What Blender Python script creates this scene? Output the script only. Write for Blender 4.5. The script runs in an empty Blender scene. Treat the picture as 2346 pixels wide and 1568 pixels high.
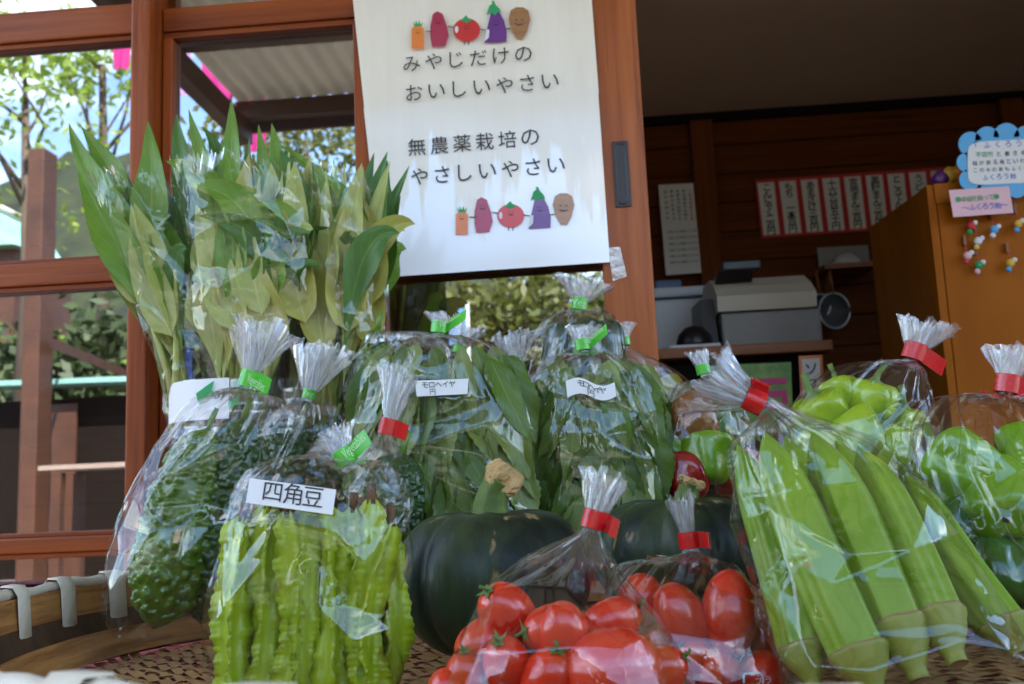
import bpy, bmesh, math, random
import numpy as np
from mathutils import Vector, Matrix

# ------------------------------------------------------------------ camera, sky, sun, exposure
scene = bpy.context.scene
col = scene.collection
FP, CX, CY = 2281.0, 1173.0, 784.0            # focal length and centre in 2346-px wide picture units
YAW, PITCH, ROLL = math.radians(-4.22), math.radians(8.52), math.radians(-2.475)
CAM = np.array([0.0, 0.0, 0.17])
_f = np.array([math.sin(YAW) * math.cos(PITCH), math.cos(YAW) * math.cos(PITCH), math.sin(PITCH)])
_r = np.array([math.cos(YAW), -math.sin(YAW), 0.0])
_u = np.cross(_r, _f)
_R = _r * math.cos(ROLL) + _u * math.sin(ROLL)
_U = -_r * math.sin(ROLL) + _u * math.cos(ROLL)
cam_data = bpy.data.cameras.new("camera")
cam_data.lens = 35.0
cam_data.sensor_width = 36.0
cam_data.clip_start = 0.02
cam_data.clip_end = 2000.0
cam_data.dof.use_dof = True
cam_data.dof.focus_distance = 1.08
cam_data.dof.aperture_fstop = 9.0
cam = bpy.data.objects.new("camera", cam_data)
col.objects.link(cam)
cam.matrix_world = Matrix(((_R[0], _U[0], -_f[0], CAM[0]), (_R[1], _U[1], -_f[1], CAM[1]),
                           (_R[2], _U[2], -_f[2], CAM[2]), (0, 0, 0, 1)))
scene.camera = cam

SUN_DIR = np.array([0.32, 0.62, 1.0])
SUN_DIR = SUN_DIR / np.linalg.norm(SUN_DIR)
world = bpy.data.worlds.new("World")
scene.world = world
world.use_nodes = True
wn, wl = world.node_tree.nodes, world.node_tree.links
wn.clear()
w_out = wn.new("ShaderNodeOutputWorld")
w_bg = wn.new("ShaderNodeBackground")
w_bg.inputs["Strength"].default_value = 0.15
w_sky = wn.new("ShaderNodeTexSky")
w_sky.sky_type = 'NISHITA'
w_sky.sun_disc = False
w_sky.dust_density = 0.3
w_sky.ozone_density = 3.0
w_sky.sun_elevation = math.asin(SUN_DIR[2])
w_sky.sun_rotation = math.atan2(SUN_DIR[0], SUN_DIR[1])
w_tc = wn.new("ShaderNodeTexCoord")
w_map = wn.new("ShaderNodeMapping")
w_map.inputs["Scale"].default_value = (1.0, 1.0, 2.6)
w_noise = wn.new("ShaderNodeTexNoise")
w_noise.inputs["Scale"].default_value = 2.3
w_noise.inputs["Detail"].default_value = 9.0
w_noise.inputs["Roughness"].default_value = 0.58
w_ramp = wn.new("ShaderNodeValToRGB")
w_ramp.color_ramp.elements[0].position = 0.53
w_ramp.color_ramp.elements[1].position = 0.72
w_mix = wn.new("ShaderNodeMix")
w_mix.data_type = 'RGBA'
w_mix.inputs[7].default_value = (10.0, 10.6, 11.4, 1)
wl.new(w_tc.outputs["Generated"], w_map.inputs["Vector"])
wl.new(w_map.outputs["Vector"], w_noise.inputs["Vector"])
wl.new(w_noise.outputs["Fac"], w_ramp.inputs["Fac"])
wl.new(w_ramp.outputs["Color"], w_mix.inputs[0])
wl.new(w_sky.outputs["Color"], w_mix.inputs[6])
wl.new(w_mix.outputs[2], w_bg.inputs["Color"])
wl.new(w_bg.outputs["Background"], w_out.inputs["Surface"])

sun_data = bpy.data.lights.new("sun", 'SUN')
sun_data.energy = 4.5
sun_data.angle = math.radians(0.5)
sun_data.color = (1.0, 0.95, 0.88)
sun = bpy.data.objects.new("sun", sun_data)
col.objects.link(sun)
sun.rotation_euler = Vector(-SUN_DIR).to_track_quat('-Z', 'Y').to_euler()

scene.view_settings.view_transform = 'Standard'
scene.view_settings.look = 'None'
scene.view_settings.gamma = 1.0
scene.view_settings.exposure = 2.68
cy = scene.cycles
cy.max_bounces = 14
cy.diffuse_bounces = 4
cy.glossy_bounces = 5
cy.transmission_bounces = 6
cy.transparent_max_bounces = 64
cy.caustics_reflective = False
cy.caustics_refractive = False
cy.use_denoising = True
cy.sample_clamp_indirect = 6.0

# ------------------------------------------------------------------ picture-to-place helpers
def ray(px, py):
    return _f + _R * (px - CX) / FP - _U * (py - CY) / FP

def at(px, py, Y):
    """point in the place that stands at distance plane y = Y on the sight line of (px, py)"""
    d = ray(px, py)
    return CAM + d * (Y / d[1])

YG = 1.80                                      # plane of the window glass

def mir(px, py, Y):
    """place of a thing that the window at y = YG mirrors at (px, py); Y = optical distance"""
    p = at(px, py, Y)
    return np.array([p[0], 2 * YG - p[1], p[2]])

def nrm(v):
    v = np.asarray(v, float)
    return v / (np.linalg.norm(v) + 1e-12)

# ------------------------------------------------------------------ objects
WLOC = {}

def tag(o, label=None, cat=None, group=None, kind=None):
    if label: o["label"] = label
    if cat: o["category"] = cat
    if group: o["group"] = group
    if kind: o["kind"] = kind
    return o

def thing(name, label, cat, loc, group=None):
    o = bpy.data.objects.new(name, None)
    o.empty_display_size = 0.02
    col.objects.link(o)
    o.location = [float(v) for v in loc]
    WLOC[o] = np.array(loc, float)
    return tag(o, label, cat, group)

def link_mesh(name, me, parent=None, origin=None):
    o = bpy.data.objects.new(name, me)
    col.objects.link(o)
    if parent is not None:
        o.parent = parent
        WLOC[o] = WLOC[parent].copy()
    else:
        o.location = [float(v) for v in origin]
        WLOC[o] = np.array(origin, float)
    return o

def mesh(name, V, Fc, mat, parent=None, origin=None, smooth=True, uv=None, mats=None, fmat=None):
    V = np.asarray(V, float).reshape(-1, 3)
    if parent is not None:
        og = WLOC[parent]
    else:
        if origin is None:
            origin = [(V[:, 0].min() + V[:, 0].max()) / 2, (V[:, 1].min() + V[:, 1].max()) / 2, V[:, 2].min()]
        og = np.array(origin, float)
    me = bpy.data.meshes.new(name)
    me.from_pydata((V - og).tolist(), [], [tuple(int(i) for i in f) for f in Fc])
    if mats:
        for m in mats: me.materials.append(m)
    else:
        me.materials.append(mat)
    me.polygons.foreach_set("use_smooth", [bool(smooth)] * len(me.polygons))
    if fmat is not None:
        me.polygons.foreach_set("material_index", fmat)
    if uv is not None:
        lay = me.uv_layers.new(name="UVMap")
        li = np.zeros(len(me.loops), dtype=np.int32)
        me.loops.foreach_get("vertex_index", li)
        lay.data.foreach_set("uv", np.asarray(uv, float)[li].ravel())
    me.update()
    return link_mesh(name, me, parent, og)

def grid_faces(nv, nu, wrap=False, off=0):
    F = []
    m = nu if wrap else nu - 1
    for j in range(nv - 1):
        for i in range(m):
            a = j * nu + i; b = j * nu + (i + 1) % nu
            F.append((off + a, off + b, off + b + nu, off + a + nu))
    return F

class MB:
    def __init__(s): s.V = []; s.F = []; s.M = []
    def add(s, V, F, m=0):
        o = len(s.V)
        s.V.extend([list(map(float, v)) for v in V])
        s.F.extend([tuple(o + i for i in f) for f in F]); s.M.extend([m] * len(F))
        return s
    def box(s, lo, hi, m=0, bev=0.0):
        x0, y0, z0 = lo; x1, y1, z1 = hi
        if bev <= 0:
            V = [(x0,y0,z0),(x1,y0,z0),(x1,y1,z0),(x0,y1,z0),(x0,y0,z1),(x1,y0,z1),(x1,y1,z1),(x0,y1,z1)]
            return s.add(V, [(3,2,1,0),(4,5,6,7),(0,1,5,4),(1,2,6,5),(2,3,7,6),(3,0,4,7)], m)
        bm = bmesh.new()
        bmesh.ops.create_cube(bm, size=1)
        for v in bm.verts:
            v.co = Vector(((x0+x1)/2 + v.co.x*(x1-x0), (y0+y1)/2 + v.co.y*(y1-y0), (z0+z1)/2 + v.co.z*(z1-z0)))
        bmesh.ops.bevel(bm, geom=bm.edges[:], offset=bev, segments=2, affect='EDGES', profile=0.6)
        bm.verts.ensure_lookup_table(); bm.faces.ensure_lookup_table()
        V = [tuple(v.co) for v in bm.verts]; F = [tuple(v.index for v in f.verts) for f in bm.faces]
        bm.free()
        return s.add(V, F, m)
    def prism(s, poly, dirv, m=0):
        """closed polygon of 3D points swept along dirv"""
        n = len(poly); P = [np.array(p, float) for p in poly]; d = np.array(dirv, float)
        V = P + [p + d for p in P]
        F = [tuple(range(n))[::-1], tuple(range(n, 2*n))] + [(i, (i+1) % n, n + (i+1) % n, n + i) for i in range(n)]
        return s.add(V, F, m)
    def tube(s, pts, rad, n=8, m=0, cap=True):
        pts = [np.array(p, float) for p in pts]
        if np.isscalar(rad): rad = [rad] * len(pts)
        V = []; up = np.array([0.13, 0.31, 0.94])
        for i, p in enumerate(pts):
            t = nrm(pts[min(i+1, len(pts)-1)] - pts[max(i-1, 0)])
            a = nrm(np.cross(t, up) if abs(t @ up) < .97 else np.cross(t, [1, 0, 0])); b = np.cross(t, a)
            for k in range(n):
                q = 2*math.pi*k/n
                V.append(p + rad[i]*(a*math.cos(q) + b*math.sin(q)))
        F = grid_faces(len(pts), n, True)
        if cap:
            F.append(tuple(range(n))[::-1]); F.append(tuple(range((len(pts)-1)*n, len(pts)*n)))
        return s.add(V, F, m)
    def build(s, name, mat, parent=None, origin=None, smooth=False, mats=None):
        return mesh(name, s.V, s.F, mat, parent, origin, smooth, mats=mats, fmat=s.M if mats else None)

def boxo(name, lo, hi, mat, parent=None, bev=0.0, origin=None):
    return MB().box(lo, hi, 0, bev).build(name, mat, parent, origin)

def copy_part(o, parent, loc=(0, 0, 0), rot=None, name=None):
    c = o.copy(); col.objects.link(c); c.parent = parent; c.location = loc
    if rot is not None: c.rotation_euler = rot
    if name: c.name = name
    return c

# ------------------------------------------------------------------ materials
M = {}

def new_mat(name):
    m = bpy.data.materials.new(name); m.use_nodes = True
    n = m.node_tree.nodes; l = m.node_tree.links
    n.clear()
    out = n.new("ShaderNodeOutputMaterial")
    M[name] = m
    return m, n, l, out

def pm(name, c1, c2=None, scale=8.0, rough=0.5, bump=0.0, bscale=60.0, stretch=(1, 1, 1), coat=0.0, spec=0.5,
       detail=5.0, lo=0.3, hi=0.7, c3=None, p3=0.72, s3=3.0, trans=0.0, sheen=0.0, rvar=0.12, metal=0.0, coords="Object"):
    m, n, l, out = new_mat(name)
    b = n.new("ShaderNodeBsdfPrincipled")
    tc = n.new("ShaderNodeTexCoord"); mp = n.new("ShaderNodeMapping"); mp.inputs["Scale"].default_value = stretch
    l.new(tc.outputs[coords], mp.inputs["Vector"])
    c2 = c2 or tuple(v * 0.8 for v in c1)
    ns = n.new("ShaderNodeTexNoise"); ns.inputs["Scale"].default_value = scale; ns.inputs["Detail"].default_value = detail
    ns.inputs["Roughness"].default_value = 0.62
    l.new(mp.outputs["Vector"], ns.inputs["Vector"])
    rp = n.new("ShaderNodeValToRGB")
    rp.color_ramp.elements[0].position = lo; rp.color_ramp.elements[0].color = (*c1, 1)
    rp.color_ramp.elements[1].position = hi; rp.color_ramp.elements[1].color = (*c2, 1)
    l.new(ns.outputs["Fac"], rp.inputs["Fac"])
    colr = rp.outputs["Color"]
    if c3:
        n3 = n.new("ShaderNodeTexNoise"); n3.inputs["Scale"].default_value = s3; n3.inputs["Detail"].default_value = 6
        l.new(mp.outputs["Vector"], n3.inputs["Vector"])
        r3 = n.new("ShaderNodeValToRGB"); r3.color_ramp.elements[0].position = p3; r3.color_ramp.elements[1].position = min(1, p3 + .07)
        l.new(n3.outputs["Fac"], r3.inputs["Fac"])
        mx = n.new("ShaderNodeMix"); mx.data_type = 'RGBA'; mx.inputs[7].default_value = (*c3, 1)
        l.new(r3.outputs["Color"], mx.inputs[0]); l.new(colr, mx.inputs[6]); colr = mx.outputs[2]
    l.new(colr, b.inputs["Base Color"])
    if rvar > 0:
        mr = n.new("ShaderNodeMapRange"); mr.inputs["To Min"].default_value = max(.02, rough - rvar); mr.inputs["To Max"].default_value = min(1, rough + rvar)
        l.new(ns.outputs["Fac"], mr.inputs["Value"]); l.new(mr.outputs["Result"], b.inputs["Roughness"])
    else:
        b.inputs["Roughness"].default_value = rough
    b.inputs["Specular IOR Level"].default_value = spec
    b.inputs["Coat Weight"].default_value = coat
    b.inputs["Metallic"].default_value = metal
    if coat: b.inputs["Coat Roughness"].default_value = 0.08
    if sheen: b.inputs["Sheen Weight"].default_value = sheen
    if bump > 0:
        n2 = n.new("ShaderNodeTexNoise"); n2.inputs["Scale"].default_value = bscale; n2.inputs["Detail"].default_value = 4
        l.new(mp.outputs["Vector"], n2.inputs["Vector"])
        bp = n.new("ShaderNodeBump"); bp.inputs["Strength"].default_value = bump; bp.inputs["Distance"].default_value = 0.004
        l.new(n2.outputs["Fac"], bp.inputs["Height"]); l.new(bp.outputs["Normal"], b.inputs["Normal"])
    sh = b.outputs["BSDF"]
    if trans > 0:
        t = n.new("ShaderNodeBsdfTranslucent"); l.new(colr, t.inputs["Color"])
        ms = n.new("ShaderNodeMixShader"); ms.inputs[0].default_value = trans
        l.new(sh, ms.inputs[1]); l.new(t.outputs[0], ms.inputs[2]); sh = ms.outputs[0]
    l.new(sh, out.inputs["Surface"])
    return m

def sheet_mat(name, r0, tint, haze, hazecol=(.9, .92, .95), rough=0.03, bump=0.0, bscale=30.0):
    """thin clear sheet: mirror reflection by a Schlick curve, the rest passes straight through"""
    m, n, l, out = new_mat(name)
    g = n.new("ShaderNodeNewGeometry"); dt = n.new("ShaderNodeVectorMath"); dt.operation = 'DOT_PRODUCT'
    nsrc = g.outputs["Normal"]
    gl = n.new("ShaderNodeBsdfGlossy"); gl.inputs["Roughness"].default_value = rough
    if bump > 0:
        tc = n.new("ShaderNodeTexCoord"); ns = n.new("ShaderNodeTexNoise"); ns.inputs["Scale"].default_value = bscale; ns.inputs["Detail"].default_value = 3
        l.new(tc.outputs["Object"], ns.inputs["Vector"])
        bp = n.new("ShaderNodeBump"); bp.inputs["Strength"].default_value = bump; bp.inputs["Distance"].default_value = 0.004
        l.new(ns.outputs["Fac"], bp.inputs["Height"]); nsrc = bp.outputs["Normal"]; l.new(nsrc, gl.inputs["Normal"])
    l.new(nsrc, dt.inputs[0]); l.new(g.outputs["Incoming"], dt.inputs[1])
    ab = n.new("ShaderNodeMath"); ab.operation = 'ABSOLUTE'; l.new(dt.outputs["Value"], ab.inputs[0])
    om = n.new("ShaderNodeMath"); om.operation = 'SUBTRACT'; om.inputs[0].default_value = 1.0; om.use_clamp = True; l.new(ab.outputs[0], om.inputs[1])
    pw = n.new("ShaderNodeMath"); pw.operation = 'POWER'; pw.inputs[1].default_value = 4.0; l.new(om.outputs[0], pw.inputs[0])
    ma = n.new("ShaderNodeMath"); ma.operation = 'MULTIPLY_ADD'; ma.inputs[1].default_value = 0.85 - r0; ma.inputs[2].default_value = r0
    l.new(pw.outputs[0], ma.inputs[0])
    tr = n.new("ShaderNodeBsdfTransparent"); tr.inputs["Color"].default_value = (*tint, 1)
    df = n.new("ShaderNodeBsdfDiffuse"); df.inputs["Color"].default_value = (*hazecol, 1)
    tl = n.new("ShaderNodeBsdfTranslucent"); tl.inputs["Color"].default_value = (*hazecol, 1)
    dd = n.new("ShaderNodeMixShader"); dd.inputs[0].default_value = 0.45; l.new(df.outputs[0], dd.inputs[1]); l.new(tl.outputs[0], dd.inputs[2])
    m1 = n.new("ShaderNodeMixShader"); m1.inputs[0].default_value = haze
    l.new(tr.outputs[0], m1.inputs[1]); l.new(dd.outputs[0], m1.inputs[2])
    m2 = n.new("ShaderNodeMixShader"); l.new(ma.outputs[0], m2.inputs[0]); l.new(m1.outputs[0], m2.inputs[1]); l.new(gl.outputs[0], m2.inputs[2])
    l.new(m2.outputs[0], out.inputs["Surface"])
    return m

def leaf_mat(name, c1, c2, vein, nveins=9, rough=0.42, trans=0.3, veinw=0.06):
    """uses UV: u across (0..1), v along; pale midrib and slanting side veins"""
    m, n, l, out = new_mat(name)
    b = n.new("ShaderNodeBsdfPrincipled"); b.inputs["Roughness"].default_value = rough
    uv = n.new("ShaderNodeUVMap"); sp = n.new("ShaderNodeSeparateXYZ"); l.new(uv.outputs[0], sp.inputs[0])
    def math_(op, a, bb=None, clamp=False):
        q = n.new("ShaderNodeMath"); q.operation = op; q.use_clamp = clamp
        for i, v in enumerate((a, bb)):
            if v is None: continue
            if isinstance(v, (int, float)): q.inputs[i].default_value = v
            else: l.new(v, q.inputs[i])
        return q.outputs[0]
    a = math_('ABSOLUTE', math_('SUBTRACT', sp.outputs["X"], 0.5))
    rib = math_('LESS_THAN', a, veinw * 0.5)
    ph = math_('FRACT', math_('MULTIPLY', math_('SUBTRACT', sp.outputs["Y"], math_('MULTIPLY', a, 0.55)), float(nveins)))
    sv = math_('MULTIPLY', math_('LESS_THAN', ph, 0.10), 0.40)
    vv = math_('MAXIMUM', rib, sv)
    tc = n.new("ShaderNodeTexCoord"); ns = n.new("ShaderNodeTexNoise"); ns.inputs["Scale"].default_value = 22; ns.inputs["Detail"].default_value = 5
    l.new(tc.outputs["Object"], ns.inputs["Vector"])
    rp = n.new("ShaderNodeValToRGB"); rp.color_ramp.elements[0].position = .33; rp.color_ramp.elements[0].color = (*c1, 1)
    rp.color_ramp.elements[1].position = .68; rp.color_ramp.elements[1].color = (*c2, 1); l.new(ns.outputs["Fac"], rp.inputs["Fac"])
    mx = n.new("ShaderNodeMix"); mx.data_type = 'RGBA'; mx.inputs[7].default_value = (*vein, 1)
    l.new(vv, mx.inputs[0]); l.new(rp.outputs["Color"], mx.inputs[6]); l.new(mx.outputs[2], b.inputs["Base Color"])
    bp = n.new("ShaderNodeBump"); bp.inputs["Strength"].default_value = 0.35; bp.inputs["Distance"].default_value = 0.002
    l.new(math_('ADD', math_('MULTIPLY', ns.outputs["Fac"], 0.8), math_('MULTIPLY', vv, -0.6)), bp.inputs["Height"]); l.new(bp.outputs["Normal"], b.inputs["Normal"])
    t = n.new("ShaderNodeBsdfTranslucent"); l.new(mx.outputs[2], t.inputs["Color"])
    ms = n.new("ShaderNodeMixShader"); ms.inputs[0].default_value = trans
    l.new(b.outputs[0], ms.inputs[1]); l.new(t.outputs[0], ms.inputs[2]); l.new(ms.outputs[0], out.inputs["Surface"])
    return m

def wood(name, c1, c2, axis, rough=0.42, coat=0.05, scale=7.0, spec=.25):
    st = [14.0, 14.0, 14.0]; st[axis] = 0.7
    return pm(name, c1, c2, scale=scale * .35, spec=spec, rough=rough, bump=0.25, bscale=9.0, stretch=st, coat=coat, detail=7, lo=.25, hi=.75,
              c3=tuple(v * .45 for v in c2), p3=.66, s3=1.6)

W1, W2 = (.40, .092, .013), (.14, .024, .004)
wood("frame_wood_upright", W1, W2, 2); wood("frame_wood_level", W1, W2, 0)
wood("stile_wood", (.47, .135, .030), (.22, .050, .010), 2)
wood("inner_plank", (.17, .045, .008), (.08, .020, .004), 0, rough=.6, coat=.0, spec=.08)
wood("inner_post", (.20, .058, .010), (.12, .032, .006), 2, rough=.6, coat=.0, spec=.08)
wood("counter_wood", (.34, .13, .045), (.2, .07, .022), 0)
pm("stand_board", (.40, .118, .002), (.27, .072, .0015), scale=4, rough=.55, spec=.12, stretch=(1, 1, .3))
pm("ceiling_board", (.74, .54, .36), (.68, .49, .32), scale=2.0, rough=.8)
pm("dark_trim", (.012, .008, .006), rough=.85, spec=.1)
pm("handle_metal", (.035, .028, .025), (.05, .04, .035), scale=30, rough=.38, metal=.6)
sheet_mat("window_glass", .34, (.90, .92, .92), .003, rough=0.0, bump=0.02, bscale=3.0)
sheet_mat("film", .072, (.985, .985, .98), .003, rough=.015, bump=.02, bscale=40)
sheet_mat("film_greens", .055, (.985, .985, .975), .004, rough=.02, bump=.02, bscale=40)
sheet_mat("film_gathered", .11, (.975, .975, .975), .095, rough=.08, bump=.15, bscale=120)
sheet_mat("film_shoulder", .09, (.98, .98, .98), .03, rough=.03, bump=.06, bscale=90)
sheet_mat("clear_plastic", .14, (.95, .97, .97), .05, rough=.05, bump=.05, bscale=30)
sheet_mat("clear_tape", .12, (.93, .9, .84), .12, rough=.15, bump=.2, bscale=60)
pm("paper", (.80, .80, .78), (.74, .74, .72), scale=4, rough=.7, bump=.05)
pm("laminated_paper", (.86, .78, .64), (.80, .72, .57), scale=2.2, rough=.32, coat=.8, bump=.10, bscale=2.0, stretch=(9, 1, 1.4), lo=.35, hi=.65)
def glare_drip_sheet(name, paper, cloud):
    """laminated paper with pale streaks of glare and drips painted into its lower part"""
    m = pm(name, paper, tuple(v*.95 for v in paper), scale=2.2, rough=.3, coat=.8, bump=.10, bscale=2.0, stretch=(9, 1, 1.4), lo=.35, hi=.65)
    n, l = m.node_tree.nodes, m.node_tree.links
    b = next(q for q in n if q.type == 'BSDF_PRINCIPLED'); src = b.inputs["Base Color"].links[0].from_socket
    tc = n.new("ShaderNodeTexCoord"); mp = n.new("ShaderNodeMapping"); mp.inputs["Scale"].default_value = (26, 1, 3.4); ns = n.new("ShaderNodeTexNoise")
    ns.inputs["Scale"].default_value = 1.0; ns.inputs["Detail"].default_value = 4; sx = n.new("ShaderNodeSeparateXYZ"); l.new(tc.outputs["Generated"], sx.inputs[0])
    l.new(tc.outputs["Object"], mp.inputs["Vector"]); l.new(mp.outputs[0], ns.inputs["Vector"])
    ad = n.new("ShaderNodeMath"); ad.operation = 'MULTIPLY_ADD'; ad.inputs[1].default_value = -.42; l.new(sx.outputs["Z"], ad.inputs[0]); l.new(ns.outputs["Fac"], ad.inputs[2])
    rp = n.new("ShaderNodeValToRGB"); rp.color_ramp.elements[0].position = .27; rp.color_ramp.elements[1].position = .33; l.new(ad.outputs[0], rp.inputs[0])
    mx = n.new("ShaderNodeMix"); mx.data_type = 'RGBA'; mx.inputs[7].default_value = (*cloud, 1); l.new(rp.outputs[0], mx.inputs[0]); l.new(src, mx.inputs[6]); l.new(mx.outputs[2], b.inputs["Base Color"])  # cloud: pale colour of the painted glare and drips
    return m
glare_drip_sheet("laminated_glare_drips", (.84, .76, .63), (.92, .93, .95))  # glare and drips painted into the lower sheet's base colour
pm("ink", (.012, .013, .016), (.03, .032, .036), scale=30, rough=.5)
pm("tape_red", (.62, .012, .012), (.50, .008, .008), scale=20, rough=.25, coat=.3, bump=.1, bscale=200)
pm("tape_green", (.10, .52, .04), (.07, .43, .03), scale=20, rough=.28, coat=.3, bump=.1, bscale=200)
pm("tape_print", (.52, .78, .42), rough=.4)
pm("tape_back", (.78, .74, .74), rough=.35)
pm("white_plastic", (.62, .63, .66), (.57, .58, .61), scale=3, rough=.4)
pm("cream_plastic", (.56, .50, .38), (.50, .45, .34), scale=3, rough=.45)
pm("grey_plastic", (.28, .27, .25), (.24, .23, .22), scale=3, rough=.5)
pm("dark_grey_plastic", (.10, .10, .11), rough=.45)
pm("black_plastic", (.012, .012, .014), rough=.35)
pm("blue_plastic", (.12, .18, .32), rough=.5)
pm("menu_red", (.62, .035, .04), (.52, .03, .035), rough=.6)
pm("sign_blue", (.10, .42, .75), (.09, .38, .68), rough=.5)
pm("card_pink", (.80, .50, .54), (.75, .46, .50), rough=.6)
pm("print_green", (.02, .35, .10), rough=.5)
pm("print_blue", (.03, .12, .55), rough=.5)
pm("poster_blue", (.02, .09, .55), (.03, .12, .62), rough=.4)
pm("poster_green", (.05, .22, .03), (.30, .48, .06), scale=14, rough=.45, c3=(.5, .4, .12), p3=.6, s3=9)
pm("print_pink", (.70, .04, .22), rough=.5)
pm("print_yellow", (.80, .50, .06), rough=.5)
pm("print_orange", (.80, .22, .02), (.7, .17, .02), rough=.4, coat=.5)
pm("print_crimson", (.42, .02, .06), (.36, .015, .06), rough=.4, coat=.5)
pm("print_red", (.68, .02, .012), rough=.4, coat=.5)
pm("print_purple", (.15, .02, .22), (.11, .015, .17), rough=.4, coat=.5)
pm("print_brown", (.42, .20, .06), (.26, .10, .03), scale=40, stretch=(.2, 1, 2), rough=.4, coat=.5)
pm("print_white", (.8, .8, .8), rough=.4)
pm("metal_steel", (.5, .5, .5), rough=.3, metal=.9)
pm("red_cloth", (.46, .012, .022), (.38, .010, .018), scale=6, rough=.8, bump=.2, bscale=300, sheen=.1)
pm("bamboo", (.52, .25, .07), (.27, .11, .028), scale=3, rough=.42, lo=.38, hi=.62, stretch=(2, 2, 30), bump=.25, bscale=8, c3=(.13, .05, .015), p3=.68, s3=4)
pm("bamboo_slat", (.52, .30, .11), (.34, .17, .055), scale=9, rough=.5, bump=.2, bscale=60, c3=(.14, .06, .02), p3=.66, s3=12)
pm("basket_wall", (.10, .045, .015), (.05, .022, .008), scale=30, rough=.7, bump=.5, bscale=40)
pm("binding", (.74, .66, .50), (.60, .52, .38), scale=24, rough=.55, bump=.3, bscale=90)
pm("tomato_skin", (.68, .040, .008), (.54, .018, .005), scale=14, rough=.24, spec=.5, coat=.4, rvar=.04, c3=(.72, .13, .02), p3=.62, s3=12)
pm("calyx", (.09, .15, .02), (.06, .13, .02), scale=60, rough=.55)
pm("goya_skin", (.10, .185, .006), (.034, .082, .005), scale=14, rough=.30, spec=.5, coat=.15, c3=(.20, .26, .03), p3=.60, s3=7)
pm("goya_dark", (.030, .075, .012), (.016, .045, .009), scale=18, rough=.32, coat=.1)
pm("bean_skin", (.46, .56, .016), (.30, .44, .012), scale=16, rough=.35, trans=.12, c3=(.42, .42, .04), p3=.6, s3=14)
pm("bean_tip", (.16, .07, .02), (.07, .03, .012), scale=60, rough=.7)
pm("okra_skin", (.215, .345, .003), (.12, .23, .003), scale=7, rough=.5, stretch=(2, 2, 1), bump=.1, bscale=180, c3=(.32, .42, .02), p3=.58, s3=8, sheen=.1)
pm("okra_cap", (.28, .30, .035), (.19, .22, .022), scale=20, rough=.55, c3=(.18, .10, .03), p3=.66, s3=30)
pm("cut_stalk", (.30, .20, .08), (.20, .12, .04), scale=60, rough=.8)
pm("pepper_green", (.18, .34, .006), (.10, .25, .005), scale=9, rough=.26, coat=.3, rvar=.06, bump=.15, bscale=40)
pm("pepper_pale", (.36, .50, .010), (.22, .37, .008), scale=9, rough=.28, coat=.25, rvar=.06, bump=.15, bscale=40)
pm("pepper_deep", (.035, .12, .008), (.02, .08, .006), scale=6, rough=.14, coat=.5, rvar=.04)
pm("pepper_red", (.42, .012, .010), (.32, .008, .008), scale=6, rough=.15, coat=.5, rvar=.04)
pm("pepper_orange", (.33, .085, .016), (.17, .09, .015), scale=7, rough=.2, coat=.4, rvar=.05)
pm("pepper_stem", (.13, .22, .025), (.09, .14, .02), scale=40, rough=.5)
pm("pumpkin_skin", (.040, .058, .020), (.006, .012, .006), scale=11, lo=.38, hi=.60, spec=.28, stretch=(1, 1, .35), rough=.48, bump=.5, bscale=70, coat=.06, c3=(.30, .21, .08), p3=.615, s3=38)
pm("pumpkin_stem", (.13, .18, .022), (.06, .10, .014), scale=30, rough=.7, bump=.5, bscale=80, c3=(.45, .40, .25), p3=.62, s3=60)
pm("cork", (.50, .33, .13), (.36, .20, .07), scale=40, rough=.85, bump=.7, bscale=110, c3=(.2, .09, .03), p3=.62, s3=50)
pm("zucchini_skin", (.022, .060, .016), (.012, .036, .010), scale=30, rough=.3, coat=.2)
pm("stem_pale", (.48, .52, .12), (.36, .42, .07), scale=20, rough=.4, trans=.15)
pm("stem_green", (.12, .22, .03), (.09, .17, .02), scale=20, rough=.45)
leaf_mat("leaf_pale", (.40, .47, .10), (.52, .55, .17), (.58, .60, .22), nveins=7, trans=.25)
leaf_mat("leaf_bright", (.15, .31, .02), (.21, .38, .035), (.29, .43, .07), nveins=7, trans=.35)
leaf_mat("leaf_deep", (.055, .16, .015), (.08, .20, .02), (.13, .25, .04), nveins=7, trans=.25)
leaf_mat("leaf_olive", (.38, .37, .06), (.47, .44, .10), (.52, .48, .13), nveins=7, trans=.25)
leaf_mat("mulukhiyah_leaf", (.070, .135, .008), (.10, .18, .012), (.17, .25, .04), nveins=8, trans=.2, veinw=.035)
leaf_mat("mulukhiyah_light", (.17, .235, .04), (.22, .28, .055), (.27, .33, .08), nveins=8, trans=.2, veinw=.035)
pm("asphalt", (.115, .105, .095), (.085, .08, .07), scale=1.2, rough=.9, bump=.3, bscale=40)
pm("earth", (.075, .062, .040), (.055, .05, .03), scale=.6, rough=.95)
pm("paint_white", (.7, .75, .73), rough=.7); pm("paint_yellow", (.65, .42, .04), rough=.7)
pm("forest", (.004, .009, .002), (.026, .036, .008), scale=.45, rough=.9, detail=9, lo=.35, hi=.65, c3=(.012, .028, .008), p3=.58, s3=.5)
pm("tree_leaf", (.22, .34, .04), (.36, .46, .07), scale=1.4, rough=.5, trans=.5)
pm("tree_leaf_autumn", (.07, .10, .018), (.17, .16, .03), scale=1.4, rough=.5, trans=.4)
pm("dimming_shrub_leaf", (.022, .045, .010), (.05, .075, .018), scale=1.4, rough=.6, trans=.15)
pm("bench_wood", (.40, .30, .24), (.32, .23, .18), scale=3, rough=.8)
pm("bark", (.10, .07, .045), (.06, .04, .025), scale=5, rough=.9, stretch=(4, 4, .6))
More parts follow.
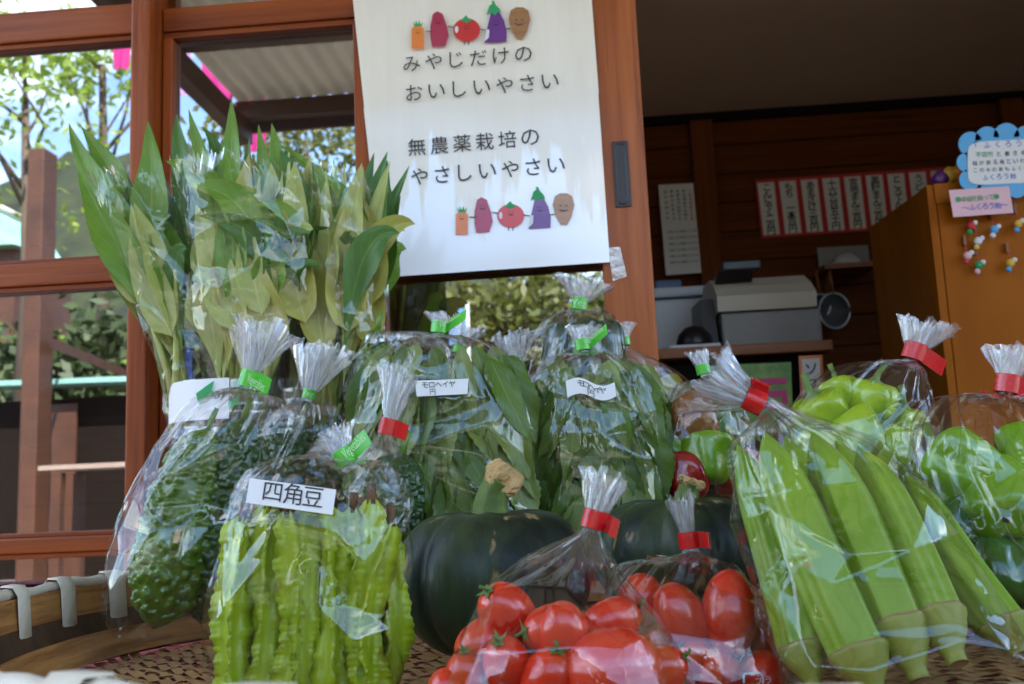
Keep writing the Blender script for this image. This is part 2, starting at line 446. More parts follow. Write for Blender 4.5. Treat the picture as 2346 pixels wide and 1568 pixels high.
pm("roof_sheet", (.50, .45, .34), (.38, .33, .24), trans=.07, scale=2, rough=.5, stretch=(3, .4, 1), c3=(.25, .12, .05), p3=.64, s3=1.5)
pm("beam_wood", (.10, .034, .013), (.05, .018, .008), scale=3, rough=.6, stretch=(1, 1, 1))
pm("banner_magenta", (.62, .03, .25), (.52, .02, .2), scale=3, rough=.8, trans=.35)
pm("banner_mauve", (.55, .30, .60), (.48, .25, .55), scale=3, rough=.8, trans=.35)
pm("copper_roof", (.28, .52, .44), (.22, .44, .38), scale=2, rough=.6)
pm("plaster", (.62, .58, .5), (.55, .5, .43), scale=1, rough=.85)
pm("blue_board", (.12, .28, .62), rough=.5)
pm("car_paint", (.03, .04, .05), rough=.2, coat=.6)
pm("tyre_rubber", (.015, .015, .015), rough=.8)

# ------------------------------------------------------------------ setting: ground, road, hill
rng = np.random.default_rng(7)
random.seed(7)
GZ = -0.75

def ground_z(y):
    return GZ if y > -1.5 else GZ + (-1.5 - y) * 0.16 if y > -26 else GZ + 24.5 * .16 + (-26 - y) * .02

gx = np.array([-150, -60, -30, -15, -8, -4, 0, 4, 8, 15, 30, 60, 150.0])
gy = np.array([40, 10, 5, 3, 1.5, 0, -1.5, -3, -5, -8, -12, -18, -26, -40, -80, -160.0])
V = [(x, y, ground_z(y)) for y in gy for x in gx]
g = mesh("ground", V, grid_faces(len(gy), len(gx)), M["earth"], origin=(0, 0, GZ), smooth=True)
tag(g, kind="structure")
ry = [0.3, -1.5, -3, -5, -8, -10.5]
V = [(x, y, ground_z(y) + .006) for y in ry for x in (-40, -10, 0, 10, 40)]
tag(mesh("road", V, grid_faces(len(ry), 5), M["asphalt"], origin=(0, 0, GZ)), kind="structure")

def road_line(name, y0, w, mat, label):
    V = [(x, y, ground_z(y) + .011) for y in (y0, y0 - w) for x in (-40, -12, -4, 0, 4, 40)]
    tag(mesh(name, V, grid_faces(2, 6), mat, origin=(0, y0, ground_z(y0))), kind="structure")
road_line("white_road_line", -3.4, .14, M["paint_white"], "")
road_line("yellow_road_line", -5.6, .16, M["paint_yellow"], "")

def hill_h(x, y):
    h = 29 * math.exp(-((x + 42) / 34) ** 2 - ((y + 92) / 34) ** 2) + 9 * math.exp(-((x - 18) / 46) ** 2 - ((y + 105) / 34) ** 2)
    h += 22 * math.exp(-((x + 130) / 50) ** 2 - ((y + 100) / 34) ** 2)
    return h * min(1, max(0, (-34 - y) / 14))
HX = np.linspace(-170, 110, 150); HY = np.linspace(-30, -135, 66)
V = []
for y in HY:
    for x in HX:
        h = hill_h(x, y)
        bumpy = 1.3 * math.sin(x * 1.1 + 2 * math.sin(y * .5)) * math.sin(y * .9 + 1.7 * math.sin(x * .37)) + rng.normal(0, .55)
        V.append((x, y, ground_z(y) - .5 + h + bumpy * min(1, h / 5)))
tag(mesh("wooded_hill", V, grid_faces(66, 150), M["forest"], origin=(0, -60, 0)), kind="structure")

# ------------------------------------------------------------------ trees, pavilion and shrine across the road
def tree(name, label, base, height, crown_c, crown_r, nleaf, leafm, size, group="trees across the road"):
    t = thing(name, label, "tree", base, group)
    b = np.array(base, float); cc = np.array(crown_c, float); mb = MB()
    mid = (b + cc) / 2 + np.array([.15, .1, 0])
    mb.tube([b, mid, cc], [height * .016, height * .011, height * .007], 9)
    limbs = []
    for k in range(6):
        d = nrm(rng.normal(size=3) + [0, 0, .25]); e = cc + d * np.array(crown_r) * .85
        s = mid + (cc - mid) * rng.uniform(.2, 1)
        q = (s + e) / 2 + rng.normal(0, .12, 3)
        mb.tube([s, q, e], [height * .005, height * .0035, height * .0015], 6); limbs.append(e)
    mb.build("trunk", M["bark"], t, smooth=True)
    cl = [cc + rng.normal(size=3) * np.array(crown_r) * .5 for _ in range(26)] + limbs
    Vv = []; Ff = []
    for k in range(nleaf):
        c = cl[rng.integers(len(cl))] + rng.normal(0, .20, 3) * np.array(crown_r)
        a = nrm(rng.normal(size=3)) * size * rng.uniform(.6, 1.3); bb = nrm(np.cross(a, rng.normal(size=3))) * size * .45
        o = len(Vv); Vv += [c - a, c + bb, c + a, c - bb]; Ff.append((o, o+1, o+2, o+3))
    mesh("crown", Vv, Ff, M[leafm], t, smooth=False)
    return t

p = mir(60, 230, 11.0); tree("leafy_tree", "sunlit pale green tree mirrored in the left window pane", (p[0], p[1], ground_z(p[1])), 6, p, (.85, 1.0, 1.0), 900, "tree_leaf", .075)
p = mir(235, 150, 12.0); tree("leafy_tree", "light green tree crown mirrored beside the dark window post", (p[0], p[1], ground_z(p[1])), 6.5, p, (.55, .7, .45), 520, "tree_leaf", .075)
p = mir(700, 350, 10.5); tree("autumn_tree", "olive and brown branching tree mirrored left of the poster", (p[0], p[1], ground_z(p[1])), 5, p, (1.1, 1.0, .6), 1000, "tree_leaf_autumn", .075)
p = mir(1200, 740, 11.0); tree("leafy_tree", "bushy yellow green tree mirrored below the poster", (p[0], p[1], ground_z(p[1])), 3, p, (1.5, .9, .55), 2200, "tree_leaf_autumn", .09)
p = mir(90, 900, 17.0); tree("leafy_tree", "low green tree mirrored in the lower left pane", (p[0], p[1], ground_z(p[1])), 3, p, (1.7, .9, .9), 2200, "tree_leaf", .10)

for i_, (hx_, lab_) in enumerate(((-9.5, "farthest left"), (-6.8, "second from the left"), (-4.1, "behind the timber shelter"), (-1.4, "left of the middle"), (1.3, "right of the middle"), (4.0, "second from the right"), (6.8, "farthest right"))):  # dark shrubs added behind the camera to dim film reflections and bounce
    yy_ = -8.6 + .5*(i_ % 2); gz_ = ground_z(yy_)
    tree("dimming_shrub", f"dark bushy shrub added across the road to dim reflections, {lab_}", (hx_, yy_, gz_), 1.6, (hx_, yy_, gz_ + 1.25), (1.35, .7, .85), 2400, "dimming_shrub_leaf", .12, "dark shrubs added to dim reflections")

pv = mir(97, 900, 7.2); PZ = ground_z(pv[1])
t = thing("timber_shelter", "red-brown timber shelter frame mirrored in the left window panes", "shelter", (pv[0], pv[1], PZ))
x0, x1 = mir(76, 600, 7.2)[0], mir(114, 600, 7.2)[0]
boxo("post", (x0, pv[1]-.1, PZ), (x1, pv[1]+.1, 2.95), M["beam_wood"], t, .012)
xb = mir(266, 600, 10.2); 0 and boxo("post", (xb[0]-.035, xb[1]-.05, ground_z(xb[1])), (xb[0]+.035, xb[1]+.05, 3.6), M["beam_wood"], t, .01)
a, b = mir(130, 790, 7.2), mir(300, 860, 9.0)
MB().prism([a+[0,0,-.04], a+[0,0,.04], a+[0,.08,.04], a+[0,.08,-.04]], b-a).build("beam", M["beam_wood"], t)
a, b = mir(-30, 880, 7.4), mir(300, 868, 7.4)
MB().prism([a+[0,0,-.02], a+[0,0,.02], a+[0,-.3,.02], a+[0,-.3,-.02]], b-a).build("shelf_board", M["copper_roof"], t)
a, b = mir(-160, 1120, 7.6), mir(330, 905, 7.6)
boxo("added_dark_block", (min(a[0], b[0]), a[1]-.5, ground_z(a[1]-.25)-.05), (max(a[0], b[0]), a[1], b[2]), M["dark_trim"], t)  # invented dark mass, added to darken the mirrored lower left pane
boxo("side_panel", (mir(118, 1000, 7.55)[0], mir(0, 0, 7.55)[1], ground_z(a[1])), (mir(180, 1000, 7.55)[0], mir(0, 0, 7.55)[1]+.02, b[2]-.05), M["beam_wood"], t)

a = mir(90, 1068, 6.2); b = mir(330, 1062, 6.2); bz = ground_z(a[1])
t = thing("timber_bench", "pale timber bench mirrored low in the left window", "bench", ((a[0]+b[0])/2, a[1], bz))
MB().box((a[0], a[1]-.35, a[2]-.03), (b[0]+.5, a[1], a[2])).build("seat", M["bench_wood"], t)
for fx in (.1, .9):
    for dy in (-.04, -.31):
        xx = a[0] + (b[0]+.5-a[0])*fx
        boxo("leg", (xx-.03, a[1]+dy-.03, ground_z(a[1]+dy)), (xx+.03, a[1]+dy+.03, a[2]-.05), M["beam_wood"], t)

p = mir(40, 560, 22); sz = ground_z(p[1])
t = thing("shrine_hall", "small shrine hall with a verdigris copper roof mirrored at left", "building", (p[0], p[1], sz))
boxo("wall", (p[0]-1.3, p[1]-1.2, sz), (p[0]+.7, p[1]+1.2, p[2]-.35), M["beam_wood"], t)
prof = [(-1.9, -.45), (-1.3, -.30), (-.7, .1), (-.3, .55), (0, .75), (.3, .55), (.7, .1), (1.3, -.30), (1.9, -.45)]
MB().prism([(p[0]-.3+q*.62, p[1]+1.6, p[2]+h) for q, h in prof], (0, -3.2, 0)).build("roof", M["copper_roof"], t)
MB().tube([(p[0]-.3, p[1]+1.75, p[2]+.8), (p[0]-.3, p[1]-1.75, p[2]+.8)], .11, 10).build("ridge", M["plaster"], t, smooth=True)

a = mir(885, 800, 6.6); b = mir(1000, 655, 6.6)
t = thing("notice_board", "dark red-brown notice board mirrored under the poster", "board", ((a[0]+b[0])/2, a[1], ground_z(a[1])))
boxo("panel", (a[0], a[1]-.05, a[2]), (b[0], a[1], b[2]), M["beam_wood"], t, .006)
c = mir(945, 678, 6.55); boxo("name_plate", (c[0]-.09, c[1]-.02, c[2]-.035), (c[0]+.09, c[1]+.004, c[2]+.035), M["card_pink"], t)
for xx in (a[0]+.03, b[0]-.03): boxo("leg", (xx-.02, a[1]-.045, ground_z(a[1])), (xx+.02, a[1]-.005, a[2]), M["beam_wood"], t)
a = mir(1022, 790, 7.4); b = mir(1065, 705, 7.4)
t = thing("roadside_sign", "small blue and white roadside sign mirrored under the poster", "sign", ((a[0]+b[0])/2, a[1], ground_z(a[1])))
boxo("panel", (a[0], a[1]-.03, a[2]), (b[0], a[1], b[2]), M["blue_board"], t)
for xx in (a[0]-.015, b[0]+.015): boxo("pole", (xx-.012, a[1]-.03, ground_z(a[1])), (xx+.012, a[1], b[2]+.05), M["paint_white"], t)

# ------------------------------------------------------------------ awning over the stall
AZ = 2.2
k = at(700, 240, 1.0)[2] - .17; YO = (AZ - .17) / k; AY = 2*YG - YO
AX = at(545, 250, YO)[0]
aw = thing("awning", "corrugated sheet awning on brown beams mirrored in the upper window", "awning", (AX, AY, AZ))
n = 460; xs = np.linspace(AX, 3.3, n); ph = xs / .085 * 2 * math.pi
V = [(xs[i], y, AZ + .045 + .011*math.sin(ph[i])) for y in (1.78, AY) for i in range(n)]
mesh("roof_sheet", V, grid_faces(2, n), M["roof_sheet"], aw)
for y in (AY + .02, AY + .85, AY + 1.7, AY + 2.5):
    boxo("purlin", (AX, y-.03, AZ-.06), (3.3, y+.03, AZ+.03), M["beam_wood"], aw)
for x in (AX + .02, AX + 1.35, AX + 2.7, AX + 4.0):
    boxo("rafter", (x-.035, AY-.05, AZ-.17), (x+.035, 1.78, AZ-.061), M["beam_wood"], aw)
boxo("fascia", (AX-.05, AY-.08, AZ-.10), (3.3, AY-.051, AZ+.07), M["beam_wood"], aw)
boxo("post", (3.1, AY, GZ), (3.2, AY+.1, AZ-.171), M["beam_wood"], aw)
def banner(px0, px1, py0, py1, Y, mat, label):
    V = []
    for j in range(9):
        for i in range(7):
            q = mir(px0 + (px1-px0)*i/6, py0 + (py1-py0)*j/8, Y)
            V.append(q + np.array([0, .02*math.sin(i*1.7 + j*.35), 0]))
    o = mesh("hanging_banner", V, grid_faces(9, 7), M[mat], smooth=True)
    tag(o, label, "banner", "cloth banners hung at the awning edge")
banner(383, 432, 90, 215, 5.3, "banner_mauve", "pale mauve banner mirrored near the middle window post")
banner(462, 530, 75, 235, 4.7, "banner_magenta", "magenta cloth banner mirrored along the awning edge")
banner(566, 606, 200, 345, 5.4, "banner_magenta", "lower magenta banner mirrored beneath the awning corner")
banner(265, 300, 60, 160, 5.2, "banner_magenta", "magenta banner mirrored at top of the left window")

# ------------------------------------------------------------------ shop front: sliding windows
def xz(px, py, Y):
    p = at(px, py, Y); return p[0], p[2]
YF = 1.765
PX0, PX1 = xz(294, 640, 1.74)[0], xz(338, 640, 1.74)[0]
lw = thing("left_window", "red-brown wooden window with three tall panes left of the post", "window", ((-2.3+PX0)/2, YF, .05))
bars = [(88, 24), (650, 597), (1266, 1229)]
zb = [(xz(150, a, YF)[1], xz(150, b, YF)[1]) for a, b in bars]
for i, (z0, z1) in enumerate(zb):
    boxo("crossbar", (-2.3, YF, z0), (PX0 - .001, YF+.045, z1), M["frame_wood_level"], lw, .004)
    boxo("glazing_bead", (-2.3, YF+.008, z1), (PX0 - .001, YF+.035, z1+.008), M["frame_wood_level"], lw, .0015)
    boxo("glazing_bead", (-2.3, YF+.008, z0-.010), (PX0 - .001, YF+.035, z0), M["frame_wood_level"], lw, .0015)
boxo("stile", (-1.62, YF-.004, zb[2][0]-.3), (-1.56, YF+.05, 1.9), M["frame_wood_upright"], lw, .004)
spans = [(zb[0][1]+.004, 1.9), (zb[1][1]+.004, zb[0][0]-.006), (zb[2][1]+.004, zb[1][0]-.006), (-.12, zb[2][0]-.006)]
for z0, z1 in spans:
    boxo("pane", (-2.3, 1.790, z0), (PX0 + .001, 1.7925, z1), M["window_glass"], lw)
for pxm in (0,):
    pass
po = boxo("window_post", (PX0, 1.735, GZ), (PX1, 1.86, 2.1), M["frame_wood_upright"], bev=.004)
tag(po, "tall dark red-brown post between the left and middle windows", "post")
# middle sliding door
mw = thing("sliding_door", "red-brown sliding door with the poster and a recessed black pull", "door", (-.4, 1.80, .05))
SX0, SX1 = xz(1385, 680, 1.785)[0], xz(1500, 680, 1.785)[0]
z0, z1 = xz(580, 58, 1.79)[1], xz(580, 4, 1.79)[1]
boxo("top_rail", (PX1+.002, 1.788, z0), (SX0-.001, 1.828, z1), M["frame_wood_level"], mw, .004)
boxo("glazing_bead", (PX1+.002, 1.795, z0-.012), (SX0-.001, 1.82, z0), M["frame_wood_level"], mw, .002)
boxo("stile", (PX1+.002, 1.79, zb[2][0]), (PX1+.022, 1.826, z0-.013), M["frame_wood_upright"], mw, .003)
MX0, MX1 = xz(812, 300, 1.79)[0], xz(884, 700, 1.79)[0]
boxo("muntin", (MX0, 1.790, zb[2][1]+.001), (MX1, 1.826, z0-.013), M["frame_wood_upright"], mw, .003)
boxo("bottom_rail", (PX1+.023, 1.788, zb[2][0]), (SX0-.001, 1.828, zb[2][1]), M["frame_wood_level"], mw, .004)
boxo("pane", (PX1+.02, 1.809, zb[2][1]+.001), (MX0+.002, 1.8115, z0), M["window_glass"], mw)
boxo("pane", (MX1-.002, 1.809, zb[2][1]+.001), (SX0+.002, 1.8115, z0), M["window_glass"], mw)
boxo("pane", (PX1+.02, 1.809, z1), (SX0+.002, 1.8115, 1.9), M["window_glass"], mw)
st = boxo("stile", (SX0, 1.783, zb[2][0]), (SX1, 1.832, 1.9), M["stile_wood"], mw, .004)
h0 = at(1402, 326, 1.783); h1 = at(1446, 474, 1.783)
hw = (at(1438, 326, 1.783)[0] - h0[0])
hz0, hz1 = h1[2], h0[2]; hx0 = (h0[0] + h1[0] - hw) / 2
hp = boxo("pull_plate", (hx0, 1.7795, hz0), (hx0+hw, 1.7828, hz1), M["handle_metal"], mw, .001)
bm_ = MB()                                     # raised rim round a sunk oval trough
cxm, czm, rw, rh = hx0 + hw/2, (hz0+hz1)/2, hw*.33, (hz1-hz0)*.46
ring = []
for q in range(32):
    a = 2*math.pi*q/32; sx = math.copysign(abs(math.cos(a))**.6, math.cos(a)); szz = math.copysign(abs(math.sin(a))**.35, math.sin(a))
    ring.append((sx, szz))
V = []
for s_, y_ in ((1.12, 1.7793), (1.0, 1.7775), (.86, 1.7790)):
    V += [(cxm + x*rw*s_, y_, czm + z*rh*(1-(1-s_)*.25)) for x, z in ring]
mesh("pull_rim", V, grid_faces(3, 32, True), M["black_plastic"], hp)
boxo("lintel", (-2.3, 1.72, 1.9), (3.3, 1.87, 2.16), M["beam_wood"]); tag(bpy.data.objects["lintel"], kind="structure")
wl_ = boxo("wall_below_window", (-2.3, 1.76, GZ), (PX0-.001, 1.86, -.12), M["frame_wood_level"]); tag(wl_, kind="structure")
wl_ = boxo("wall_below_door", (PX1+.001, 1.775, GZ), (SX1, 1.86, zb[2][0]-.004), M["frame_wood_level"]); tag(wl_, kind="structure")
wl_ = boxo("wall_right", (1.9, 1.77, GZ), (3.3, 1.86, 1.9), M["frame_wood_upright"]); tag(wl_, kind="structure")
wl_ = boxo("wall_far_left", (-4.0, 1.77, GZ), (-2.3, 1.86, 2.16), M["frame_wood_upright"]); tag(wl_, kind="structure")

# ------------------------------------------------------------------ text and flat prints
def flat_text(s, bold=0.0):
    cu = bpy.data.curves.new("lettering", 'FONT'); cu.body = s; cu.resolution_u = 2; cu.size = 1.0; cu.offset = bold
    o = bpy.data.objects.new("lettering", cu); col.objects.link(o)
    dg = bpy.context.evaluated_depsgraph_get(); me = bpy.data.meshes.new_from_object(o.evaluated_get(dg))
    V = np.array([v.co[:] for v in me.vertices]) if len(me.vertices) else np.zeros((0, 3)); F = [tuple(p.vertices) for p in me.polygons]
    bpy.data.objects.remove(o); bpy.data.meshes.remove(me); bpy.data.curves.remove(cu)
    return V, F

def text_fit(s, p0, p1, h, Y, mat, parent, shear=0.0, spread=None):
    """words between picture points p0 and p1 (base line), letter height h, on the plane y = Y"""
    A, B = at(*p0, Y), at(*p1, Y); w = np.linalg.norm(B - A); X = (B - A) / w; Z = nrm(np.cross(X, [0, 1, 0])); Z = Z if Z[2] > 0 else -Z
    hh = h * Y / FP
    chars = [(c, i) for i, c in enumerate(s) if c.strip()]
    Vs = []; Fs = []
    cell = w / len(s)
    for c, i in chars:
        V, F = flat_text(c)
        if len(V) == 0: continue
        sz = max(V[:, 1].max() - V[:, 1].min(), V[:, 0].max() - V[:, 0].min(), .45)
        k_ = hh / max(.80, sz)
        cxx = (V[:, 0].max() + V[:, 0].min()) / 2
        xx = (V[:, 0] - cxx) * k_ + (i + .5) * cell; yy = (V[:, 1] + .06) * k_; xx = xx + shear * yy
        o = len(Vs); Vs += [A + X*x_ + Z*y_ for x_, y_ in zip(xx, yy)]; Fs += [tuple(o + q for q in f) for f in F]
    return mesh("lettering", Vs, Fs, mat, parent, smooth=False)

def text_column(s, top, bottom, wpx, Y, mat, parent):
    """upright line of characters from picture point top to bottom"""
    n_ = len(s); Vs = []; Fs = []
    for i, c in enumerate(s):
        if not c.strip(): continue
        fx = (i + .5) / n_
        C = at(top[0] + (bottom[0]-top[0])*fx, top[1] + (bottom[1]-top[1])*fx, Y)
        V, F = flat_text(c, .018)
        if len(V) == 0: continue
        ctr = (V.max(0) + V.min(0)) / 2; k_ = wpx * Y / FP / .9
        o = len(Vs); Vs += [C + np.array([(v[0]-ctr[0])*k_, 0, (v[1]-ctr[1])*k_]) for v in V]; Fs += [tuple(o + q for q in f) for f in F]
    return mesh("lettering", Vs, Fs, mat, parent, smooth=False)

def quad(name, pts, Y, mat, parent=None, thick=.0006, label=None, cat=None, group=None):
    P = [at(px, py, Y) for px, py in pts]
    o = MB().prism(P, (0, thick, 0)).build(name, mat, parent)
    if label: tag(o, label, cat, group)
    return o

def shape(name, cx_, cy_, prof, Y, mat, parent):
    """flat printed outline: list of (dx, dy) in picture units round a centre"""
    P = [at(cx_ + dx, cy_ + dy, Y) for dx, dy in prof]
    return mesh(name, P, [tuple(range(len(P)))], mat, parent, smooth=False)

def ell(rx, ry, n=24, ph=0, pw=1.0):
    return [(rx*math.copysign(abs(math.cos(2*math.pi*i/n+ph))**pw, math.cos(2*math.pi*i/n+ph)), ry*math.copysign(abs(math.sin(2*math.pi*i/n+ph))**pw, math.sin(2*math.pi*i/n+ph))) for i in range(n)]

# poster: two laminated sheets taped one above the other
YP = 1.776
po = thing("poster", "white laminated vegetable poster with black Japanese lettering on the sliding door", "poster", at(1130, 620, YP))
def wavy_sheet(name, tl, tr, br, bl, Y, mat, parent, amp=.0022, n=14, m=10):
    V = []
    for j in range(m+1):
        for i in range(n+1):
            u, v = i/n, j/m
            px = (tl[0]*(1-u)+tr[0]*u)*(1-v) + (bl[0]*(1-u)+br[0]*u)*v; py = (tl[1]*(1-u)+tr[1]*u)*(1-v) + (bl[1]*(1-u)+br[1]*u)*v
            V.append(at(px, py, Y + amp*math.sin(u*5.2+1.1*v)*math.sin(v*3.0+.8)*.5))
    return mesh(name, V, grid_faces(m+1, n+1), mat, parent)
wavy_sheet("upper_sheet", (804, -40), (1351, -60), (1372, 215), (836, 262), YP, M["laminated_paper"], po)
wavy_sheet("lower_sheet", (833, 248), (1370, 203), (1397, 601), (876, 636), YP - .003, M["laminated_glare_drips"], po)
YT = YP - .0052
text_fit("みやじだけの", (918, 166), (1226, 140), 41, YT, M["ink"], po)
text_fit("おいしいやさい", (924, 234), (1288, 203), 41, YT, M["ink"], po)
text_fit("無農薬栽培の", (930, 358), (1242, 332), 43, YT, M["ink"], po)
text_fit("やさしいやさい", (936, 426), (1302, 396), 41, YT, M["ink"], po)
def smile(cx_, cy_, s, Y, parent):
    mb = MB()
    def blob(dx, dy, r):
        P = [at(cx_+dx+a, cy_+dy+b, Y) for a, b in ell(r, r, 8)]; mb.add(P, [tuple(range(8))])
    blob(-s*.45, -s*.3, s*.13); blob(s*.45, -s*.3, s*.13)
    n_ = 8; P = []
    for i in range(n_+1):
        a = math.pi*(.15 + .7*i/n_); P.append(at(cx_ + s*.75*math.cos(a), cy_ + s*.6*math.sin(a), Y)); P.append(at(cx_ + s*.75*math.cos(a), cy_ + s*.42*math.sin(a), Y))
    mb.add(P, [(2*i, 2*i+1, 2*i+3, 2*i+2) for i in range(n_)]); mb.build("printed_face", M["ink"], parent)
def veg_row(dx, dy):
    q = YT; e = .0004
    def S(nm, x, y, prof, mat, lay=0):
        return shape(nm, x+dx, y+dy, prof, q - e*lay, M[mat], po)
    S("printed_carrot_top", 957, 55, [(-11,-6),(-6,2),(-4,-8),(0,1),(4,-9),(6,2),(12,-5),(7,10),(-7,10)], "print_green")
    c = S("printed_carrot", 957, 88, [(-14,-22),(-8,-27),(8,-27),(14,-22),(14,24),(-14,24)], "print_orange", 1)
    S("printed_sweet_potato", 1006, 68, [(-20,-8),(-14,-36),(-4,-42),(8,-36),(18,-8),(22,14),(14,38),(-16,40),(-20,18)], "print_crimson")
    S("printed_tomato", 1069, 69, ell(31, 27), "print_red"); S("printed_tomato_leaf", 1069, 44, [(-14,4),(-6,-4),(-1,-9),(3,-3),(14,2),(5,6),(0,10),(-5,6)], "print_green", 1)
    S("printed_gleam", 1046, 68, ell(4, 8), "print_white", 1)
    S("printed_eggplant", 1135, 62, [(-10,-34),(8,-36),(20,-14),(26,12),(25,34),(-25,37),(-20,8)], "print_purple"); S("printed_gleam", 1118, 80, [(-3,-12),(3,-12),(2,6),(-6,14),(-8,10)], "print_white", 1)
    S("printed_eggplant_cap", 1132, 20, [(-17,14),(-11,-6),(-4,-12),(-6,-18),(0,-17),(4,-8),(12,0),(16,10),(8,8),(2,16),(-6,9)], "print_green", 1)
    S("printed_taro", 1190, 54, [(-25,-10),(-20,-30),(-8,-37),(8,-37),(20,-30),(25,-10),(18,18),(8,36),(-6,36),(-18,16)], "print_brown")
    for x, y, s in ((957, 72, 8), (1004, 48, 10), (1069, 62, 9), (1136, 52, 10), (1190, 50, 15)): smile(x+dx, y+dy, s, q - 3*e, po)
    for x, y, a in ((983, 72, 0), (1034, 62, -.3), (1105, 68, -.3), (1164, 66, .2)): S("printed_arm", x, y, [(-8,-1+a*4),(8,-1-a*4),(8,1-a*4),(-8,1+a*4)], "ink")
    for x in (1064, 1074): S("printed_leg", x, 99, [(-1,-4),(1,-4),(1,4),(-1,4)], "ink")
veg_row(0, 0); veg_row(101, 426)
tp = quad("clear_tape", [(1392, 568), (1420, 566), (1436, 634), (1404, 644)], 1.7795, M["clear_tape"]); tag(tp, "strip of clear tape at the lower right corner of the poster", "tape")

# blue poster behind the pane
bp_ = thing("ice_cream_poster", "narrow blue poster with a yellow ice cream right of the window post", "poster", at(400, 1010, 1.804))
quad("sheet", [(362, 800), (440, 797), (438, 1010), (360, 1014)], 1.804, M["poster_blue"], bp_)
shape("printed_cup", 384, 955, [(-16,-18),(16,-18),(12,22),(-12,22)], 1.8032, M["print_yellow"], bp_); shape("printed_cream", 382, 925, [(-15,12),(-10,-4),(0,-16),(9,-4),(15,12)], 1.8030, M["paper"], bp_)
shape("printed_caption", 380, 835, [(-18,-4),(18,-4),(18,4),(-18,4)], 1.8030, M["paper"], bp_)

# ------------------------------------------------------------------ inside the shop
YB = 4.4
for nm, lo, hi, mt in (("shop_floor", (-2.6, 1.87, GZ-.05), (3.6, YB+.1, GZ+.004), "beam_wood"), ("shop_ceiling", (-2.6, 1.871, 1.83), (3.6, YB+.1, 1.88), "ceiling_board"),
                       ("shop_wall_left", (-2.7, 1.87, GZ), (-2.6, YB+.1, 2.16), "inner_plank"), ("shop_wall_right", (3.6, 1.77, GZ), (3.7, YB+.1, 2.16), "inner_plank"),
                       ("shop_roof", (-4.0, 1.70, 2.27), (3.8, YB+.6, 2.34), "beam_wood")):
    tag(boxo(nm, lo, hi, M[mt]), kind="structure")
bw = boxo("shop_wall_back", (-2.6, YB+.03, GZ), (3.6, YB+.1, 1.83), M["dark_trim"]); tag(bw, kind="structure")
pk = None; ph_ = .135
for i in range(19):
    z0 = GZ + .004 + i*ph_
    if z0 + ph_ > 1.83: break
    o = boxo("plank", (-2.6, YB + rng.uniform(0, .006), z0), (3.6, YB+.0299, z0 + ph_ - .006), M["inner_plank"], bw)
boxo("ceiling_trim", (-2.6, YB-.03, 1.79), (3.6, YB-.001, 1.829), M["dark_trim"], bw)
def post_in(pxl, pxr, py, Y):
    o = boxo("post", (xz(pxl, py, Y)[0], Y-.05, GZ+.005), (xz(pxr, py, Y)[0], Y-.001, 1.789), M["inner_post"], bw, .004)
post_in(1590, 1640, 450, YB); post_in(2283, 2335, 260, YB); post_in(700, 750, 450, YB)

nt = thing("notice_sheet", "tall white notice sheet pinned left of the inner post", "notice", at(1566, 628, YB-.06))
quad("sheet", [(1508, 424), (1588, 420), (1607, 625), (1526, 631)], YB-.06, M["paper"], nt)
for c in range(5): text_column("ご案内商品のお知らせ"[c:c+8], (1580-c*14, 434), (1586-c*14, 506), 7, YB-.062, M["ink"] if c else M["menu_red"], nt)
for r_ in range(6): text_fit("お買い上げ有難うございます"[:12], (1530+r_, 535+r_*14), (1596+r_*.8, 531+r_*14), 6, YB-.062, M["ink"], nt)

menu = ["こんにゃく二百円", "もち 一本百円", "あまざけ三百円", "十六茶百五十円", "宮地まん三百円", "黒糖まん三百円", "ところてん二百円", "うどん四百円", "かき氷三百円"]
for i, s in enumerate(menu):
    x0 = 1730 + i*49.6; y0 = 413 - i*3.4; hgt = 133
    lab = ["leftmost", "second", "third", "fourth", "fifth", "sixth", "seventh", "eighth", "ninth"][i]
    t = thing("menu_strip", f"red-edged white menu strip on the back wall, {lab} from the left" if i else "red-edged white menu strip on the back wall, leftmost of the row", "menu", at(x0+30, y0+hgt, YB-.02), "menu strips pinned in a row on the back wall")
    sk = 15
    quad("red_backing", [(x0, y0), (x0+48.5, y0-3.2), (x0+48.5+sk, y0+hgt-3.2), (x0+sk, y0+hgt)], YB-.02, M["menu_red"], t)
    quad("paper_strip", [(x0+5, y0+7), (x0+43, y0+4.5), (x0+42.5+sk*.93, y0+hgt-9), (x0+6+sk*.93, y0+hgt-6.5)], YB-.022, M["paper"], t)
    text_column(s, (x0+26, y0+10), (x0+23+sk, y0+hgt-10), 19, YB-.0235, M["ink"], t)

# counter, register, freezer
YC = 3.0
ct = thing("counter", "wooden shop counter with an orange-brown front edge behind the bags", "counter", (at(1700, 800, YC)[0], YC+.3, GZ))
c0, c1 = at(1400, 806, YC), at(1908, 783, YC); zt = (at(1700, 792, YC)[2])
boxo("counter_top", (c0[0], YC, zt-.028), (c1[0], YC+.62, zt+.004), M["counter_wood"], ct, .004)
boxo("front_panel", (c0[0]+.02, YC+.06, GZ), (c1[0]-.03, YC+.08, zt-.028), M["dark_trim"], ct)
for xx in (c0[0]+.03, c1[0]-.06): boxo("leg", (xx, YC+.085, GZ), (xx+.05, YC+.13, zt-.029), M["inner_post"], ct)
boxo("tray", (xz(1535, 790, YC)[0], YC+.03, zt+.005), (xz(1655, 790, YC)[0], YC+.3, zt+.016), M["white_plastic"], ct, .003)
pp = thing("counter_poster", "green and brown food poster with a pink figure on the counter front", "poster", at(1720, 935, YC+.03))
quad("sheet", [(1625, 838), (1812, 830), (1818, 990), (1630, 990)], YC+.03, M["poster_green"], pp)
